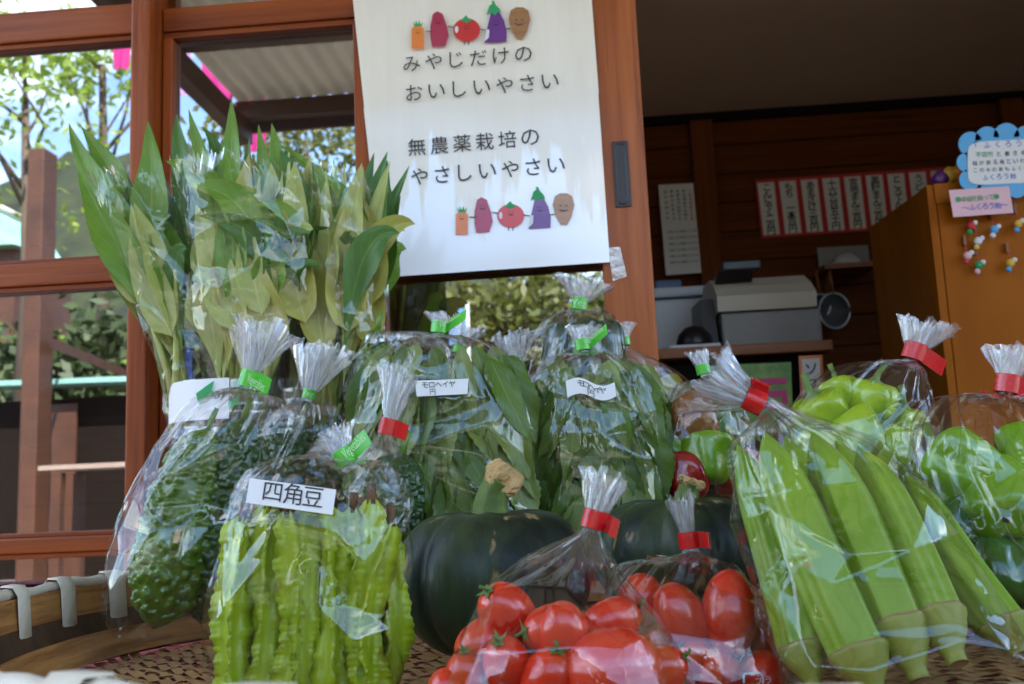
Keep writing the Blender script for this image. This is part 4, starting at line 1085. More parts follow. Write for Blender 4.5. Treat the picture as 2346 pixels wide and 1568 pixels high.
def add_tie(parent, c, A, S, B, colr, flag=None, width=.0135, r=.0098, text=None, tilt=0.0, flag_len=.03, curl=0.0, seed=0):
    """tape band round the neck and the doubled tail of tape sticking out sideways"""
    A = nrm(A + S*tilt); S2 = nrm(S - A*(S @ A)); B2 = np.cross(A, S2); B2 = B2 if B2[1] > 0 else -B2
    n_ = 28; V = []
    for q in range(n_):
        a = 2*math.pi*q/n_; rr = r*(1 + .06*math.sin(3*a + seed))
        for h in (-.5, .5): V.append(c + S2*rr*math.cos(a) + B2*rr*.9*math.sin(a) + A*h*width)
    F = [(2*q, 2*((q+1) % n_), 2*((q+1) % n_)+1, 2*q+1) for q in range(n_)]
    t = mesh("tape_tie", V, F, M["tape_" + colr], parent, smooth=True)
    if flag:
        m_ = 12; sg_ = flag[0]; dy = flag[1]; V = []
        c0 = c + S2*sg_*r*.9 - B2*r*.3; x, h, a = 0.0, 0.0, 0.0; pts = []
        for i in range(m_+1):
            pts.append(c0 + S2*sg_*x - B2*h + A*dy*x)
            a += curl/m_; x += flag_len/m_*math.cos(a); h += flag_len/m_*math.sin(a)
        for off in (0, .0011):
            for p in pts:
                for hh in (-.5, .5): V.append(p + A*hh*width*.98 + B2*off)
        F = []
        for s_ in (0, 1):
            o = s_*2*(m_+1)
            F += [(o+2*i, o+2*i+2, o+2*i+3, o+2*i+1) for i in range(m_)]
        e1 = 2*m_; o = 2*(m_+1); F += [(e1, e1+1, o+e1+1, o+e1)] + [(2*i, 2*i+2, o+2*i+2, o+2*i) for i in range(m_)] + [(2*i+1, 2*i+3, o+2*i+3, o+2*i+1) for i in range(m_)]
        mesh("tape_tail", V, F, None, t, smooth=True, mats=[M["tape_" + colr], M["tape_back"]], fmat=[0]*m_ + [0]*m_ + [1]*(1 + 2*m_))
    if text:
        V0, F0 = flat_text(text); sc_ = width*.62/.75; x0 = V0[:, 0].min(); Vt = []
        if flag:
            X = nrm(S2*flag[0] + A*flag[1]); st_ = c + S2*flag[0]*r*.2 - B2*(r*1.06); X = X*flag[0]
            wlen = (V0[:, 0].max() - x0)*sc_; st_ = st_ - A*width*.25 - (B2*.0006) + (0 if flag[0] > 0 else -1)*X*wlen
            kx = min(1, (flag_len + r*.6)/wlen)
            Vt = [st_ + X*(v[0]-x0)*sc_*kx + A*v[1]*sc_ - B2*.0004 for v in V0]
        else:
            wlen = (V0[:, 0].max() - x0)*sc_; kx = min(1, r*2.2/wlen)
            for v in V0:
                u = ((v[0]-x0)*sc_ - wlen/2)*kx/r; Vt.append(c + S2*(r*1.09*math.sin(u)) - B2*(r*.9*1.09*math.cos(u)) + A*(v[1]*sc_ - width*.25))
        mesh("lettering", Vt, F0, M["tape_print"], t, smooth=False)
    return t

def bag(label, rows, neck, tip, tuft_w, colr, seed, flag=None, text=None, group="tied clear bags of vegetables", crumple=.003, Yt=None, tuft_depth=.55, shells=3, width=.0135,
        flag_len=.03, curl=0.0, tilt=0.0, pleat=.30, base=None, r=.0098, tuft=True):
    Yn = rows[-1][4]; c = at(neck[0], neck[1], Yn)
    b0 = at((rows[0][0]+rows[0][2])/2, (rows[0][1]+rows[0][3])/2, rows[0][4]) if base is None else base
    t = thing("vegetable_bag", label, "bag", b0, group)
    rr = 6.2
    dirp = np.array([tip[0]-neck[0], tip[1]-neck[1]], float); dirp /= np.linalg.norm(dirp); perp = np.array([-dirp[1], dirp[0]])
    if perp[0] < 0: perp = -perp
    wp = .0066/Yn*FP
    n0 = (neck[0] - dirp[0]*.012/Yn*FP, neck[1] - dirp[1]*.012/Yn*FP)
    rws = list(rows) + [(n0[0]-perp[0]*wp*1.25, n0[1]-perp[1]*wp*1.25, n0[0]+perp[0]*wp*1.25, n0[1]+perp[1]*wp*1.25, Yn, .0085), (neck[0]-perp[0]*wp, neck[1]-perp[1]*wp, neck[0]+perp[0]*wp, neck[1]+perp[1]*wp, Yn, .0066)]
    add_film("clear_film", rws, t, seed, crumple=crumple, pleat=pleat)
    sh = []
    for q, (lx, ly, rx, ry, Y_, dp) in enumerate(rws[-4:]):
        k_ = (.90, .88, .9, .9)[q]; mx, my = (lx+rx)/2, (ly+ry)/2
        if q == 0:                            # stop part of the way down the shoulder
            nx_ = rws[-3]; f_ = .45; mx, my = mx*f_ + (nx_[0]+nx_[2])/2*(1-f_), my*f_ + (nx_[1]+nx_[3])/2*(1-f_); lx, ly, rx, ry, dp, Y_ = lx*f_+nx_[0]*(1-f_), ly*f_+nx_[1]*(1-f_), rx*f_+nx_[2]*(1-f_), ry*f_+nx_[3]*(1-f_), dp*f_+nx_[5]*(1-f_), Y_*f_+nx_[4]*(1-f_)
        sh.append((mx+(lx-mx)*k_, my+(ly-my)*k_, mx+(rx-mx)*k_, my+(ry-my)*k_, Y_, dp*k_))
    Ps = film_surface(sh, 220, 34, seed + 300, crumple=crumple*.5, pleat=.5, closed=True, pre=True)
    mesh("gathered_shoulder", Ps.reshape(-1, 3), grid_faces(34, 220, True), M["film_shoulder"], t, smooth=True)
    _, A, S, B = add_tuft(t, c, tip, tuft_w, Yt or Yn, seed + 50, tuft_depth, shells)
    add_tie(t, c, A, S, B, colr, flag, width, r, text, tilt, flag_len, curl, seed)
    return t

def sticker(parent, pts, Y, lines, bend=0.0, wave=0.0):
    """paper label on a bag; pts = tl, tr, br, bl in picture units"""
    V = []; n_ = 16
    def P(u, v):
        px = (pts[0][0]*(1-u)+pts[1][0]*u)*(1-v) + (pts[3][0]*(1-u)+pts[2][0]*u)*v; py = (pts[0][1]*(1-u)+pts[1][1]*u)*(1-v) + (pts[3][1]*(1-u)+pts[2][1]*u)*v
        return at(px, py + wave*math.sin(u*2*math.pi), Y + bend*(2*u-1)**2)
    for v in (0, 1):
        for i in range(n_+1): V.append(P(i/n_, v))
    o = mesh("paper_label", V, grid_faces(2, n_+1), M["paper"], parent)
    for s, u0, u1, v1, hv in lines:
        Vs = []; Fs = []
        for i, ch in enumerate(s):
            if ch == " ": continue
            V0, F0 = flat_text(ch); ctr = (V0[:, 0].max() + V0[:, 0].min())/2; cell = (u1-u0)/len(s)
            hpx = abs(pts[3][1]-pts[0][1]); wpx = abs(pts[1][0]-pts[0][0])
            k_ = hv/.82; q = len(Vs)
            for v in V0:
                p_ = P(u0 + (i+.5)*cell + (v[0]-ctr)*k_*hpx/wpx, v1 - (v[1]+.06)*k_); p_[1] -= .0007; Vs.append(p_)
            Fs += [tuple(q+x for x in f) for f in F0]
        mesh("lettering", Vs, Fs, M["ink"], o, smooth=False)
    return o

# ------------------------------------------------------------------ vegetables
def lathe_along(P0, P1, prof, nu, rfun=None, bow=None, seed=0):
    """rings along the axis P0->P1; prof = list of (t, radius); rfun(theta, t) scales"""
    P0, P1 = np.array(P0, float), np.array(P1, float); A = nrm(P1-P0); L = np.linalg.norm(P1-P0)
    up = np.array([0, 1.0, 0]) if abs(A[1]) < .9 else np.array([1.0, 0, 0]); S = nrm(np.cross(A, up)); B = np.cross(A, S)
    V = np.zeros((len(prof), nu, 3)); th = np.linspace(0, 2*math.pi, nu, endpoint=False)
    for j, (t_, r_) in enumerate(prof):
        c = P0 + A*L*t_ + (np.array(bow)*math.sin(math.pi*min(max(t_, 0), 1)) if bow is not None else 0)
        rr = r_*(rfun(th, t_) if rfun else np.ones(nu))
        V[j] = c + S*(rr*np.cos(th))[:, None] + B*(rr*np.sin(th))[:, None]
    return V

def smooth_prof(pts, n):
    A = np.array([(t_*.2, r_*1.0, 0, t_, r_) for t_, r_ in pts]); tt = np.linspace(0, 1, n); t0 = np.array([p[0] for p in pts]); r0 = np.array([p[1] for p in pts])
    out = []
    for t_ in tt:
        i = min(max(np.searchsorted(t0, t_, side='right')-1, 0), len(t0)-2); u = (t_-t0[i])/(t0[i+1]-t0[i]); h = t0[i+1]-t0[i]
        def sl(k_):
            if k_ <= 0 or k_ >= len(t0)-1: return (r0[min(k_+1, len(t0)-1)]-r0[max(k_-1, 0)])/(t0[min(k_+1, len(t0)-1)]-t0[max(k_-1, 0)])
            return (r0[k_+1]-r0[k_-1])/(t0[k_+1]-t0[k_-1])
        out.append((t_, max(1e-4, (2*u**3-3*u**2+1)*r0[i] + (u**3-2*u**2+u)*h*sl(i) + (-2*u**3+3*u**2)*r0[i+1] + (u**3-u**2)*h*sl(i+1))))
    return out

def ball_prof(n, squash=1.0):
    return [((1-math.cos(math.pi*j/(n-1)))/2, math.sin(math.pi*j/(n-1))) for j in range(n)]

def goya(label, P0, P1, rad, mat, seed, group="bitter melons in clear bags", stem=True):
    """bitter melon: stem end P0, blossom end P1"""
    rg_ = np.random.default_rng(seed); P0, P1 = np.array(P0, float), np.array(P1, float); L = np.linalg.norm(P1-P0)
    t = thing("bitter_melon", label, "bitter melon", P0 if P0[2] < P1[2] else P1, group)
    prof = smooth_prof([(0, .10*rad), (.03, .34*rad), (.10, .62*rad), (.28, .93*rad), (.5, rad), (.72, .95*rad), (.88, .66*rad), (.96, .32*rad), (1, .05*rad)], 150)
    nu = 130
    V = lathe_along(P0, P1, prof, nu, bow=rg_.normal(0, .006, 3))
    th = np.linspace(0, 2*math.pi, nu, endpoint=False); tt = np.array([p_[0] for p_ in prof]); rr = np.array([p_[1] for p_ in prof])
    # nubs: long ridges broken into warts of mixed size
    Hh = np.zeros((150, nu)); X = th[None, :]*rad; Z = (tt*L)[:, None]
    npts = 820
    pu = rg_.uniform(0, 2*math.pi, npts); pz = rg_.uniform(0.01, .99, npts)*L; ps = rg_.uniform(.0022, .0056, npts); pe = rg_.uniform(.85, 1.5, npts)
    for a, z, s_, e_ in zip(pu, pz, ps, pe):
        da = np.abs((th - a + math.pi) % (2*math.pi) - math.pi)[None, :]*np.maximum(rr, .01)[:, None]; dz = (Z - z)/e_
        q = (da**2 + dz**2)/s_**2
        Hh = np.maximum(Hh, np.where(q < 1, np.sqrt(np.clip(1-q, 0, 1)), 0)*s_*1.2)
    Hh += .0012*np.sin(8*th)[None, :]*np.sin(math.pi*tt)[:, None]
    ctr = V.mean(1, keepdims=True); d = V - ctr; d /= np.linalg.norm(d, axis=2, keepdims=True) + 1e-9
    V = V + d*(Hh*np.minimum(1, rr/(.5*rad))[:, None])[..., None]
    mesh("fruit", V.reshape(-1, 3), grid_faces(150, nu, True), M[mat], t)
    if stem:
        A = nrm(P0-P1); MB().tube([P0 - A*.004, P0 + A*.012, P0 + A*.026 + [.003, 0, 0]], [.005, .0036, .003], 9).build("stalk", M["stem_green"], t, smooth=True)
    return t

def tomato(label, c, r, axis, elong=1.25, cal=True, seed=0, group=None):
    rg_ = np.random.default_rng(seed); A = nrm(axis); c = np.array(c, float)
    t = thing("tomato", label, "tomato", c - [0, 0, r], group)
    n_ = 20; L = 2*r*elong; prof = [(q, r*s_) for q, s_ in ball_prof(n_)]
    P0 = c - A*L/2; P1 = c + A*L/2
    def rf(th, t_): return 1 + .03*np.cos(3*th + seed) * math.sin(math.pi*t_) + .02*np.cos(5*th+1)*(t_ > .6)
    V = lathe_along(P0, P1, prof, 30, rf)
    V[-1] -= A*r*.10; V[-2] -= A*r*.035; V[-3] -= A*r*.01
    mesh("fruit", V.reshape(-1, 3), grid_faces(n_, 30, True), M["tomato_skin"], t)
    if cal:
        S = nrm(np.cross(A, [0.2, 1, .1])); B = np.cross(A, S); mb = MB(); top = P1 - A*r*.06
        for k_ in range(5):
            a = 2*math.pi*k_/5 + rg_.uniform(-.2, .2); d = S*math.cos(a) + B*math.sin(a); w = np.cross(A, d); l_ = r*rg_.uniform(.38, .6); cu = rg_.uniform(-.1, .35)
            P = []
            for j in range(5):
                f = j/4; ww = r*.13*(1-f)*(1 if f < .01 else 1.15); b_ = top + d*l_*f + A*(l_*cu*f*f + .001)
                P += [b_ - w*ww, b_ + w*ww]
            mb.add(P, [(2*j, 2*j+1, 2*j+3, 2*j+2) for j in range(4)])
        mb.tube([top, top + A*r*.22 + S*r*.05, top + A*r*.38 + S*r*.15], [r*.07, r*.06, r*.07], 7)
        mb.build("calyx", M["calyx"], t, smooth=True)
    return t

def pepper(label, c, r, axis, mat, L, seed=0, lobes=4, group=None, stemdir=None, bend=0.0):
    """bell pepper; axis points to the stem end"""
    rg_ = np.random.default_rng(seed); A = nrm(axis); c = np.array(c, float); n_ = 30
    t = thing("bell_pepper", label, "pepper", c - [0, 0, r], group)
    P0, P1 = c - A*L/2, c + A*L/2
    pts = [(0, .10), (.04, .42), (.12, .68), (.32, .86), (.6, .98), (.8, 1.0), (.92, .84), (.98, .5), (1, .14)]
    prof = [(q, r*v) for q, v in smooth_prof(pts, n_)]
    p0 = rg_.uniform(0, 6)
    def rf(th, t_):
        return 1 + .20*np.abs(np.cos(lobes/2*(th + p0 + .5*math.sin(2*t_))))**.7*(1.15 - .5*t_) - .12 + .07*np.cos(2*th + seed + 3*t_) + .04*np.sin(5*th + 7*t_ + seed)
    V = lathe_along(P0, P1, prof, 48, rf, bow=rg_.normal(0, r*.10, 3))
    V[-1] -= A*r*.10; V[-2] -= A*r*.05
    V[0] += A*r*.10; V[1] += A*r*.03
    mesh("fruit", V.reshape(-1, 3), grid_faces(n_, 48, True), M[mat], t)
    sd_ = nrm(A + (np.array(stemdir) if stemdir is not None else rg_.normal(0, .25, 3)))
    top = P1 - A*r*.15
    MB().tube([top - A*.002, top + A*r*.06, top + A*r*.18, top + A*r*.28 + sd_*r*.2, top + A*r*.30 + sd_*r*.62], [r*.32, r*.30, r*.15, r*.115, r*.14], 10).build("stem", M["pepper_stem"], t, smooth=True)
    return t

def leaf_verts(path, wid, up, cup=.25, wave=0.0, nl=14, nw=6, serr=0.0, shape=0, rg_=None):
    """leaf surface along a polyline of 3D points (quadratic bezier of 3); up = face normal hint"""
    p0, p1, p2 = [np.array(q, float) for q in path]; V = []; UVs = []
    for j in range(nl+1):
        t_ = j/nl; c = (1-t_)**2*p0 + 2*t_*(1-t_)*p1 + t_**2*p2; tg = nrm(2*(1-t_)*(p1-p0) + 2*t_*(p2-p1))
        side = nrm(np.cross(tg, up)); nn_ = nrm(np.cross(side, tg))
        if shape == 0: w = (math.sin(math.pi*min(1, t_**.62)))**.8*(1 - .25*t_)      # lance leaf, widest low
        elif shape == 3: w = min(1, t_*2.3)**1.2*min(1, (1 - t_)*2.4)**.8
        elif shape == 1: w = math.sin(math.pi*t_**.75)**.75                             # oval leaf
        else: w = min(1, t_*9)*(1 - t_)**.55*(1 - .1*math.sin(6*t_)) if t_ < 1 else 0      # arrow-shaped leaf
        w = max(w, .015)*wid/2*(1 + (serr*(1 if j % 2 else -1)))
        for i in range(nw+1):
            u = i/nw; q = 2*u-1
            V.append(c + side*w*q + nn_*(cup*w*abs(q)**1.3 + wave*w*math.sin(9*t_ + 2.5*q + wid*500)*abs(q)))
            UVs.append((u, t_))
    return V, UVs, grid_faces(nl+1, nw+1)

def leaf(parent, path, wid, up, mat, name="leaf", **kw):
    V, UVs, F = leaf_verts(path, wid, up, **kw)
    return mesh(name, V, F, M[mat], parent, smooth=True, uv=UVs)

# ---- water-spinach bunches in a ribbed clear tub
YT_ = 1.52
tubc = at(548, 900, YT_); TR = 150*YT_/FP; tz1 = at(548, 862, YT_ - TR)[2]
tub = thing("ribbed_tub", "clear ribbed plastic tub holding the tall leafy bunches", "tub", (tubc[0], tubc[1], .001))
n_ = 64; rows_ = 44; V = []
for j in range(rows_):
    f = j/(rows_-1); z_ = .001 + (tz1-.001)*f; r_ = TR*(.93 + .07*f) + .0022*(1 if (j % 4) < 2 else -1)*(1 if .05 < f < .97 else 0)
    for q in range(n_): V.append((tubc[0]+r_*math.cos(2*math.pi*q/n_), tubc[1]+r_*math.sin(2*math.pi*q/n_), z_))
mesh("ribbed_wall", V, grid_faces(rows_, n_, True), M["clear_plastic"], tub)
V = [(tubc[0]+TR*.93*math.cos(2*math.pi*q/n_), tubc[1]+TR*.93*math.sin(2*math.pi*q/n_), .002) for q in range(n_)]
mesh("tub_bottom", V, [tuple(range(n_))], M["clear_plastic"], tub)
V = []
for v_ in (0, 1):
    for i in range(25):
        a = math.radians(-90 - 60 + 72*i/24); r_ = TR*1.012 + .004
        V.append((tubc[0]+r_*math.cos(a), tubc[1]+r_*math.sin(a), tz1 - .002 - .060*v_ - (.022*(1-i/5)**2 if (v_ == 0 and i < 5) else 0)))
lb = mesh("paper_label", V, grid_faces(2, 25), M["paper"], tub)
def on_tub(px, py):
    a = at(px, py, YT_ - TR*.95); return a
for (x, y, s_) in ((470, 905, 1.5), (535, 925, .9)):
    xq = at(x, y, YT_-TR)[0] - tubc[0]; yq = tubc[1] - math.sqrt((TR*1.012+.006)**2 - xq*xq) - .002
    P = [at(x+dx*s_, y+dy*s_, yq) for dx, dy in ((-14,-2),(2,-14),(14,-22),(10,-8),(16,2),(2,4),(-8,16),(-12,8))]
    mesh("printed_mark", P, [tuple(range(8))], M["print_green"], lb, smooth=False)

gr = [("left bunch of leafy water spinach in a clear sleeve leaning over the window post", []), ("middle bunch of water spinach with the widest pale leaves", []), ("right bunch of water spinach drooping beside the poster", [])]
bun = [thing("leafy_bunch", gr[i][0], "greens", at((430, 560, 745)[i], 930, YT_), "bunches of water spinach in the ribbed tub") for i in range(3)]
rb = np.random.default_rng(21)
TOWARD = np.array([0, -1.0, .15])
def g_leaf(i, base, tip, wpx, mat, Y0=0.0, Y1=0.0, bend=(0, 0), bulge=0.0, up=None, **kw):
    """leaf of bunch i by picture points; Y offsets from the tub plane"""
    a = at(*base, YT_ + Y0); b = at(*tip, YT_ + Y1); m_ = at((base[0]+tip[0])/2 + bend[0], (base[1]+tip[1])/2 + bend[1], YT_ + (Y0+Y1)/2 - bulge)
    upv = nrm(TOWARD + np.array([rb.normal(0, .55), 0, rb.normal(0, .2)])) if up is None else np.array(up, float)
    kw.setdefault("wave", .2); kw.setdefault("cup", .28)
    return leaf(bun[i], (a, m_, b), wpx*(1.3 if up is not None else 1)*YT_/FP, upv, mat, **kw)
# stems fan out of the tub
for i, (xb, xt, yt, spread, yy) in enumerate(((425, 345, 560, 60, 0.0), (560, 590, 560, 120, .0), (740, 790, 560, 60, .03))):
    for k_ in range(15):
        b_ = (xb + rb.uniform(-28, 28)*(1 if i != 1 else 2.2), 960 + rb.uniform(-10, 60)); e_ = (xt + rb.uniform(-spread, spread), yt + rb.uniform(-90, 120)); dy = rb.uniform(-.05, .05) + yy
        P0, P2 = at(*b_, YT_ + dy*.5), at(*e_, YT_ + dy); P1 = (P0+P2)/2 + [rb.normal(0, .006), 0, 0]
        MB().tube([P0, (P0+P1*2+P2)/4, (P0+2*P1+P2)/4 + (P2-P0)*.22, P2], [.0062, .0058, .0048, .0024], 7).build("stem", M["stem_pale" if rb.random() < .7 else "stem_green"], bun[i], smooth=True)
# leaves inside the sleeves (pale undersides towards the viewer)
fill = [(0, 420, 330, 850, 560, 46, 30), (1, 560, 596, 900, 560, 112, 76), (2, 772, 806, 890, 560, 44, 36)]
for i, xb, xt, yb, yt, sp_, cnt in fill:
    for k_ in range(cnt):
        f = rb.uniform(.0, .50); x = xb + (xt-xb)*f + rb.uniform(-1, 1)*sp_*(.5 + .6*f); y = yb + (yt-yb)*f; ln_ = y - rb.uniform(345, 500)
        if ln_ < 90: continue
        lean = (xt-xb)/(yb-yt) + (x-(xb+(xt-xb)*f))/sp_*.28
        q = rb.random(); mt = "leaf_pale" if q < .5 else "leaf_olive" if q < (.82 if i else .66) else "leaf_bright" if q < .93 else "leaf_deep"
        d = rb.uniform(-.055, .06)
        if d > .02: mt = "leaf_deep" if rb.random() < .6 else "leaf_bright"
        arch = rb.random() < .26; sd_x = rb.choice([-1, 1])*rb.uniform(30, 95) if arch else rb.uniform(-25, 25)
        g_leaf(i, (x, y), (x + lean*ln_*(.75 if arch else 1) + sd_x, y - ln_*(.62 if arch else 1)), rb.uniform(56, 98), mt if not arch else rb.choice(["leaf_bright", "leaf_pale", "leaf_olive", "leaf_deep"]), d, d - (.045 if arch and d < .02 else 0) + rb.uniform(-.01, .02),
               bend=(rb.uniform(-38, 38) - (sd_x*.4 if arch else 0), -ln_*.38 if arch else 0), bulge=rb.uniform(-.004, .014), shape=3, wave=rb.uniform(.1, .4), cup=rb.uniform(.1, .5))
# leaves standing out of the top, placed one by one
H = [(0, (300, 520), (158, 283), 62, "leaf_bright", -.02, 0, (-22, 30)), (0, (285, 440), (186, 290), 52, "leaf_bright", 0, .01, (20, 20)), (0, (340, 540), (338, 278), 74, "leaf_bright", -.01, 0, (18, 25)),
     (0, (380, 640), (410, 420), 70, "leaf_deep", .02, .03, (10, 0)), (0, (330, 700), (215, 420), 60, "leaf_pale", -.03, -.02, (-10, 20)), (0, (392, 770), (300, 470), 70, "leaf_pale", -.045, -.04, (-16, 10)),
     (1, (470, 520), (405, 262), 62, "leaf_deep", .0, .02, (-28, 10)), (1, (500, 500), (432, 250), 48, "leaf_bright", .01, .0, (8, 30)), (1, (520, 470), (530, 228), 46, "leaf_bright", .0, .0, (10, 0)), (1, (505, 430), (462, 290), 30, "leaf_deep", .02, .03, (24, -30)),
     (1, (570, 500), (572, 318), 40, "leaf_deep", .02, .03, (-8, 0)), (1, (610, 480), (592, 285), 34, "leaf_bright", .01, .02, (6, 0)), (1, (640, 480), (622, 282), 44, "leaf_bright", .02, .0, (12, 0)), (1, (665, 480), (655, 330), 40, "leaf_deep", .03, .04, (8, 0)),
     (1, (690, 560), (640, 345), 56, "leaf_deep", .0, -.01, (26, -40)), (1, (560, 560), (380, 370), 72, "leaf_bright", -.04, -.07, (20, -80)), (1, (600, 600), (425, 425), 84, "leaf_bright", -.05, -.08, (60, -90)), (1, (640, 640), (455, 495), 58, "leaf_deep", -.05, -.085, (40, -70)),
     (1, (690, 620), (588, 470), 52, "leaf_bright", -.04, -.07, (40, -90)), (1, (545, 760), (450, 470), 78, "leaf_pale", -.06, -.05, (-10, -20)), (1, (640, 800), (520, 520), 92, "leaf_olive", -.06, -.05, (0, -20)), (1, (700, 740), (632, 455), 80, "leaf_olive", -.06, -.055, (-10, -20)),
     (1, (600, 720), (560, 480), 60, "leaf_pale", -.065, -.06, (-14, -10)), (1, (740, 800), (690, 520), 74, "leaf_olive", -.045, -.04, (10, 0)),
     (2, (800, 560), (636, 332), 34, "leaf_bright", -.02, .03, (40, -60)), (2, (840, 600), (735, 395), 46, "leaf_bright", -.03, -.01, (30, -50)), (2, (850, 700), (800, 415), 70, "leaf_olive", -.04, -.02, (34, -20)), (2, (800, 760), (790, 470), 78, "leaf_olive", -.05, -.045, (-10, 0)),
     (2, (858, 640), (862, 470), 40, "leaf_bright", .0, .0, (18, -20)), (2, (730, 600), (705, 430), 54, "leaf_deep", .03, .04, (0, 0)), (2, (840, 790), (850, 560), 60, "leaf_olive", -.03, -.02, (20, 0))]
for i, b_, tp_, w_, mt, y0_, y1_, bd in H:
    g_leaf(i, b_, tp_, w_, mt, y0_, y1_, bend=bd, up=nrm(TOWARD + rb.normal(0, .15, 3)), shape=0)
# open sleeves of film round the bunches
sl = [("clear film sleeve around the left leafy bunch", [(392, 985, 470, 980, YT_-.01, .030), (372, 860, 488, 850, YT_-.01, .036), (310, 690, 478, 690, YT_-.01, .052), (268, 560, 448, 560, YT_-.01, .062), (222, 420, 428, 440, YT_-.01, .070)], 31),
      ("clear film sleeve around the middle leafy bunch", [(490, 970, 650, 960, YT_-.01, .045), (470, 850, 690, 850, YT_-.01, .055), (450, 690, 740, 700, YT_-.01, .075), (432, 540, 742, 540, YT_-.01, .085), (410, 395, 715, 420, YT_-.01, .09)], 32),
      ("clear film sleeve around the right leafy bunch beside the poster", [(700, 960, 800, 950, YT_, .035), (722, 830, 868, 810, YT_, .05), (730, 690, 882, 680, YT_, .06), (728, 560, 882, 560, YT_, .064), (716, 400, 850, 430, YT_, .066)], 33)]
for lab, rws, sd_ in sl:
    t = thing("film_sleeve", lab, "bag", at((rws[0][0]+rws[0][2])/2, rws[0][1], rws[0][4]), "open clear sleeves round the leafy bunches")
    add_film("clear_film", rws, t, sd_, mat="film_greens", closed=False, pleat=0, crumple=.0040, jag=.014, nu=260, nv=150)

# ------------------------------------------------------------------ bitter melons
GB = 1.13
bag("clear bag of two bitter melons with a green tie at the left of the basket",
    [(262, 1462, 500, 1484, GB-.02, .010), (252, 1410, 520, 1430, GB-.02, .040), (268, 1290, 548, 1310, GB-.01, .064), (312, 1150, 590, 1160, GB, .064), (372, 1015, 660, 1020, GB, .056), (452, 925, 690, 950, GB, .042), (510, 893, 640, 912, GB, .024)],
    (572, 868), (615, 722), 150, "green", 101, flag=(1, -.28), text="Vegetables", flag_len=.016, crumple=.0038, width=.020, r=.0125)
goya("bumpy bright green bitter melon low in the left bag", at(478, 985, GB+.005), at(352, 1440, GB-.02), .044, "goya_skin", 1)
goya("darker bitter melon standing behind the bright one in the left bag", at(560, 960, GB+.02), at(462, 1430, GB+.025), .044, "goya_dark", 2)
G2 = 1.42
bag("small clear bag of dark bitter melons with a round green tie left of centre",
    [(560, 1240, 790, 1240, G2, .006), (562, 1160, 800, 1160, G2, .04), (580, 1060, 800, 1060, G2, .052), (610, 980, 790, 980, G2, .046), (650, 935, 765, 930, G2, .026)],
    (708, 903), (740, 778), 96, "green", 102, text="Veg", crumple=.0034)
goya("dark bitter melon under the round green tie", at(690, 960, G2), at(600, 1220, G2-.01), .044, "goya_dark", 3)
goya("short dark bitter melon at the right in the small bag", at(770, 965, G2+.01), at(730, 1220, G2+.0), .040, "goya_dark", 4)
G3 = 1.14
bag("clear bag with a red tie and a knobbly bitter melon behind the winged beans",
    [(790, 1330, 960, 1330, G3, .006), (785, 1250, 965, 1250, G3, .04), (792, 1140, 955, 1140, G3, .046), (822, 1065, 945, 1075, G3, .038), (852, 1022, 920, 1032, G3, .022)],
    (890, 978), (926, 835), 100, "red", 103, flag=(1, -.16), flag_len=.014, width=.019, r=.011, crumple=.003)
goya("knobbly dark bitter melon behind the winged bean bag", at(922, 1040, G3), at(862, 1320, G3-.0), .038, "goya_dark", 5)
G5 = 1.44
bag("tall clear bag with one upright bitter melon below the leafy bunches",
    [(770, 1120, 880, 1120, G5, .006), (775, 1050, 900, 1050, G5, .035), (790, 920, 930, 900, G5, .04), (812, 830, 965, 800, G5, .036), (850, 765, 990, 765, G5, .028)],
    (1052, 800), (1076, 738), 70, "green", 104, crumple=.004, pleat=.2)
goya("slim upright bitter melon with its stalk pointing up", at(866, 752, G5), at(822, 1100, G5), .033, "goya_skin", 6)

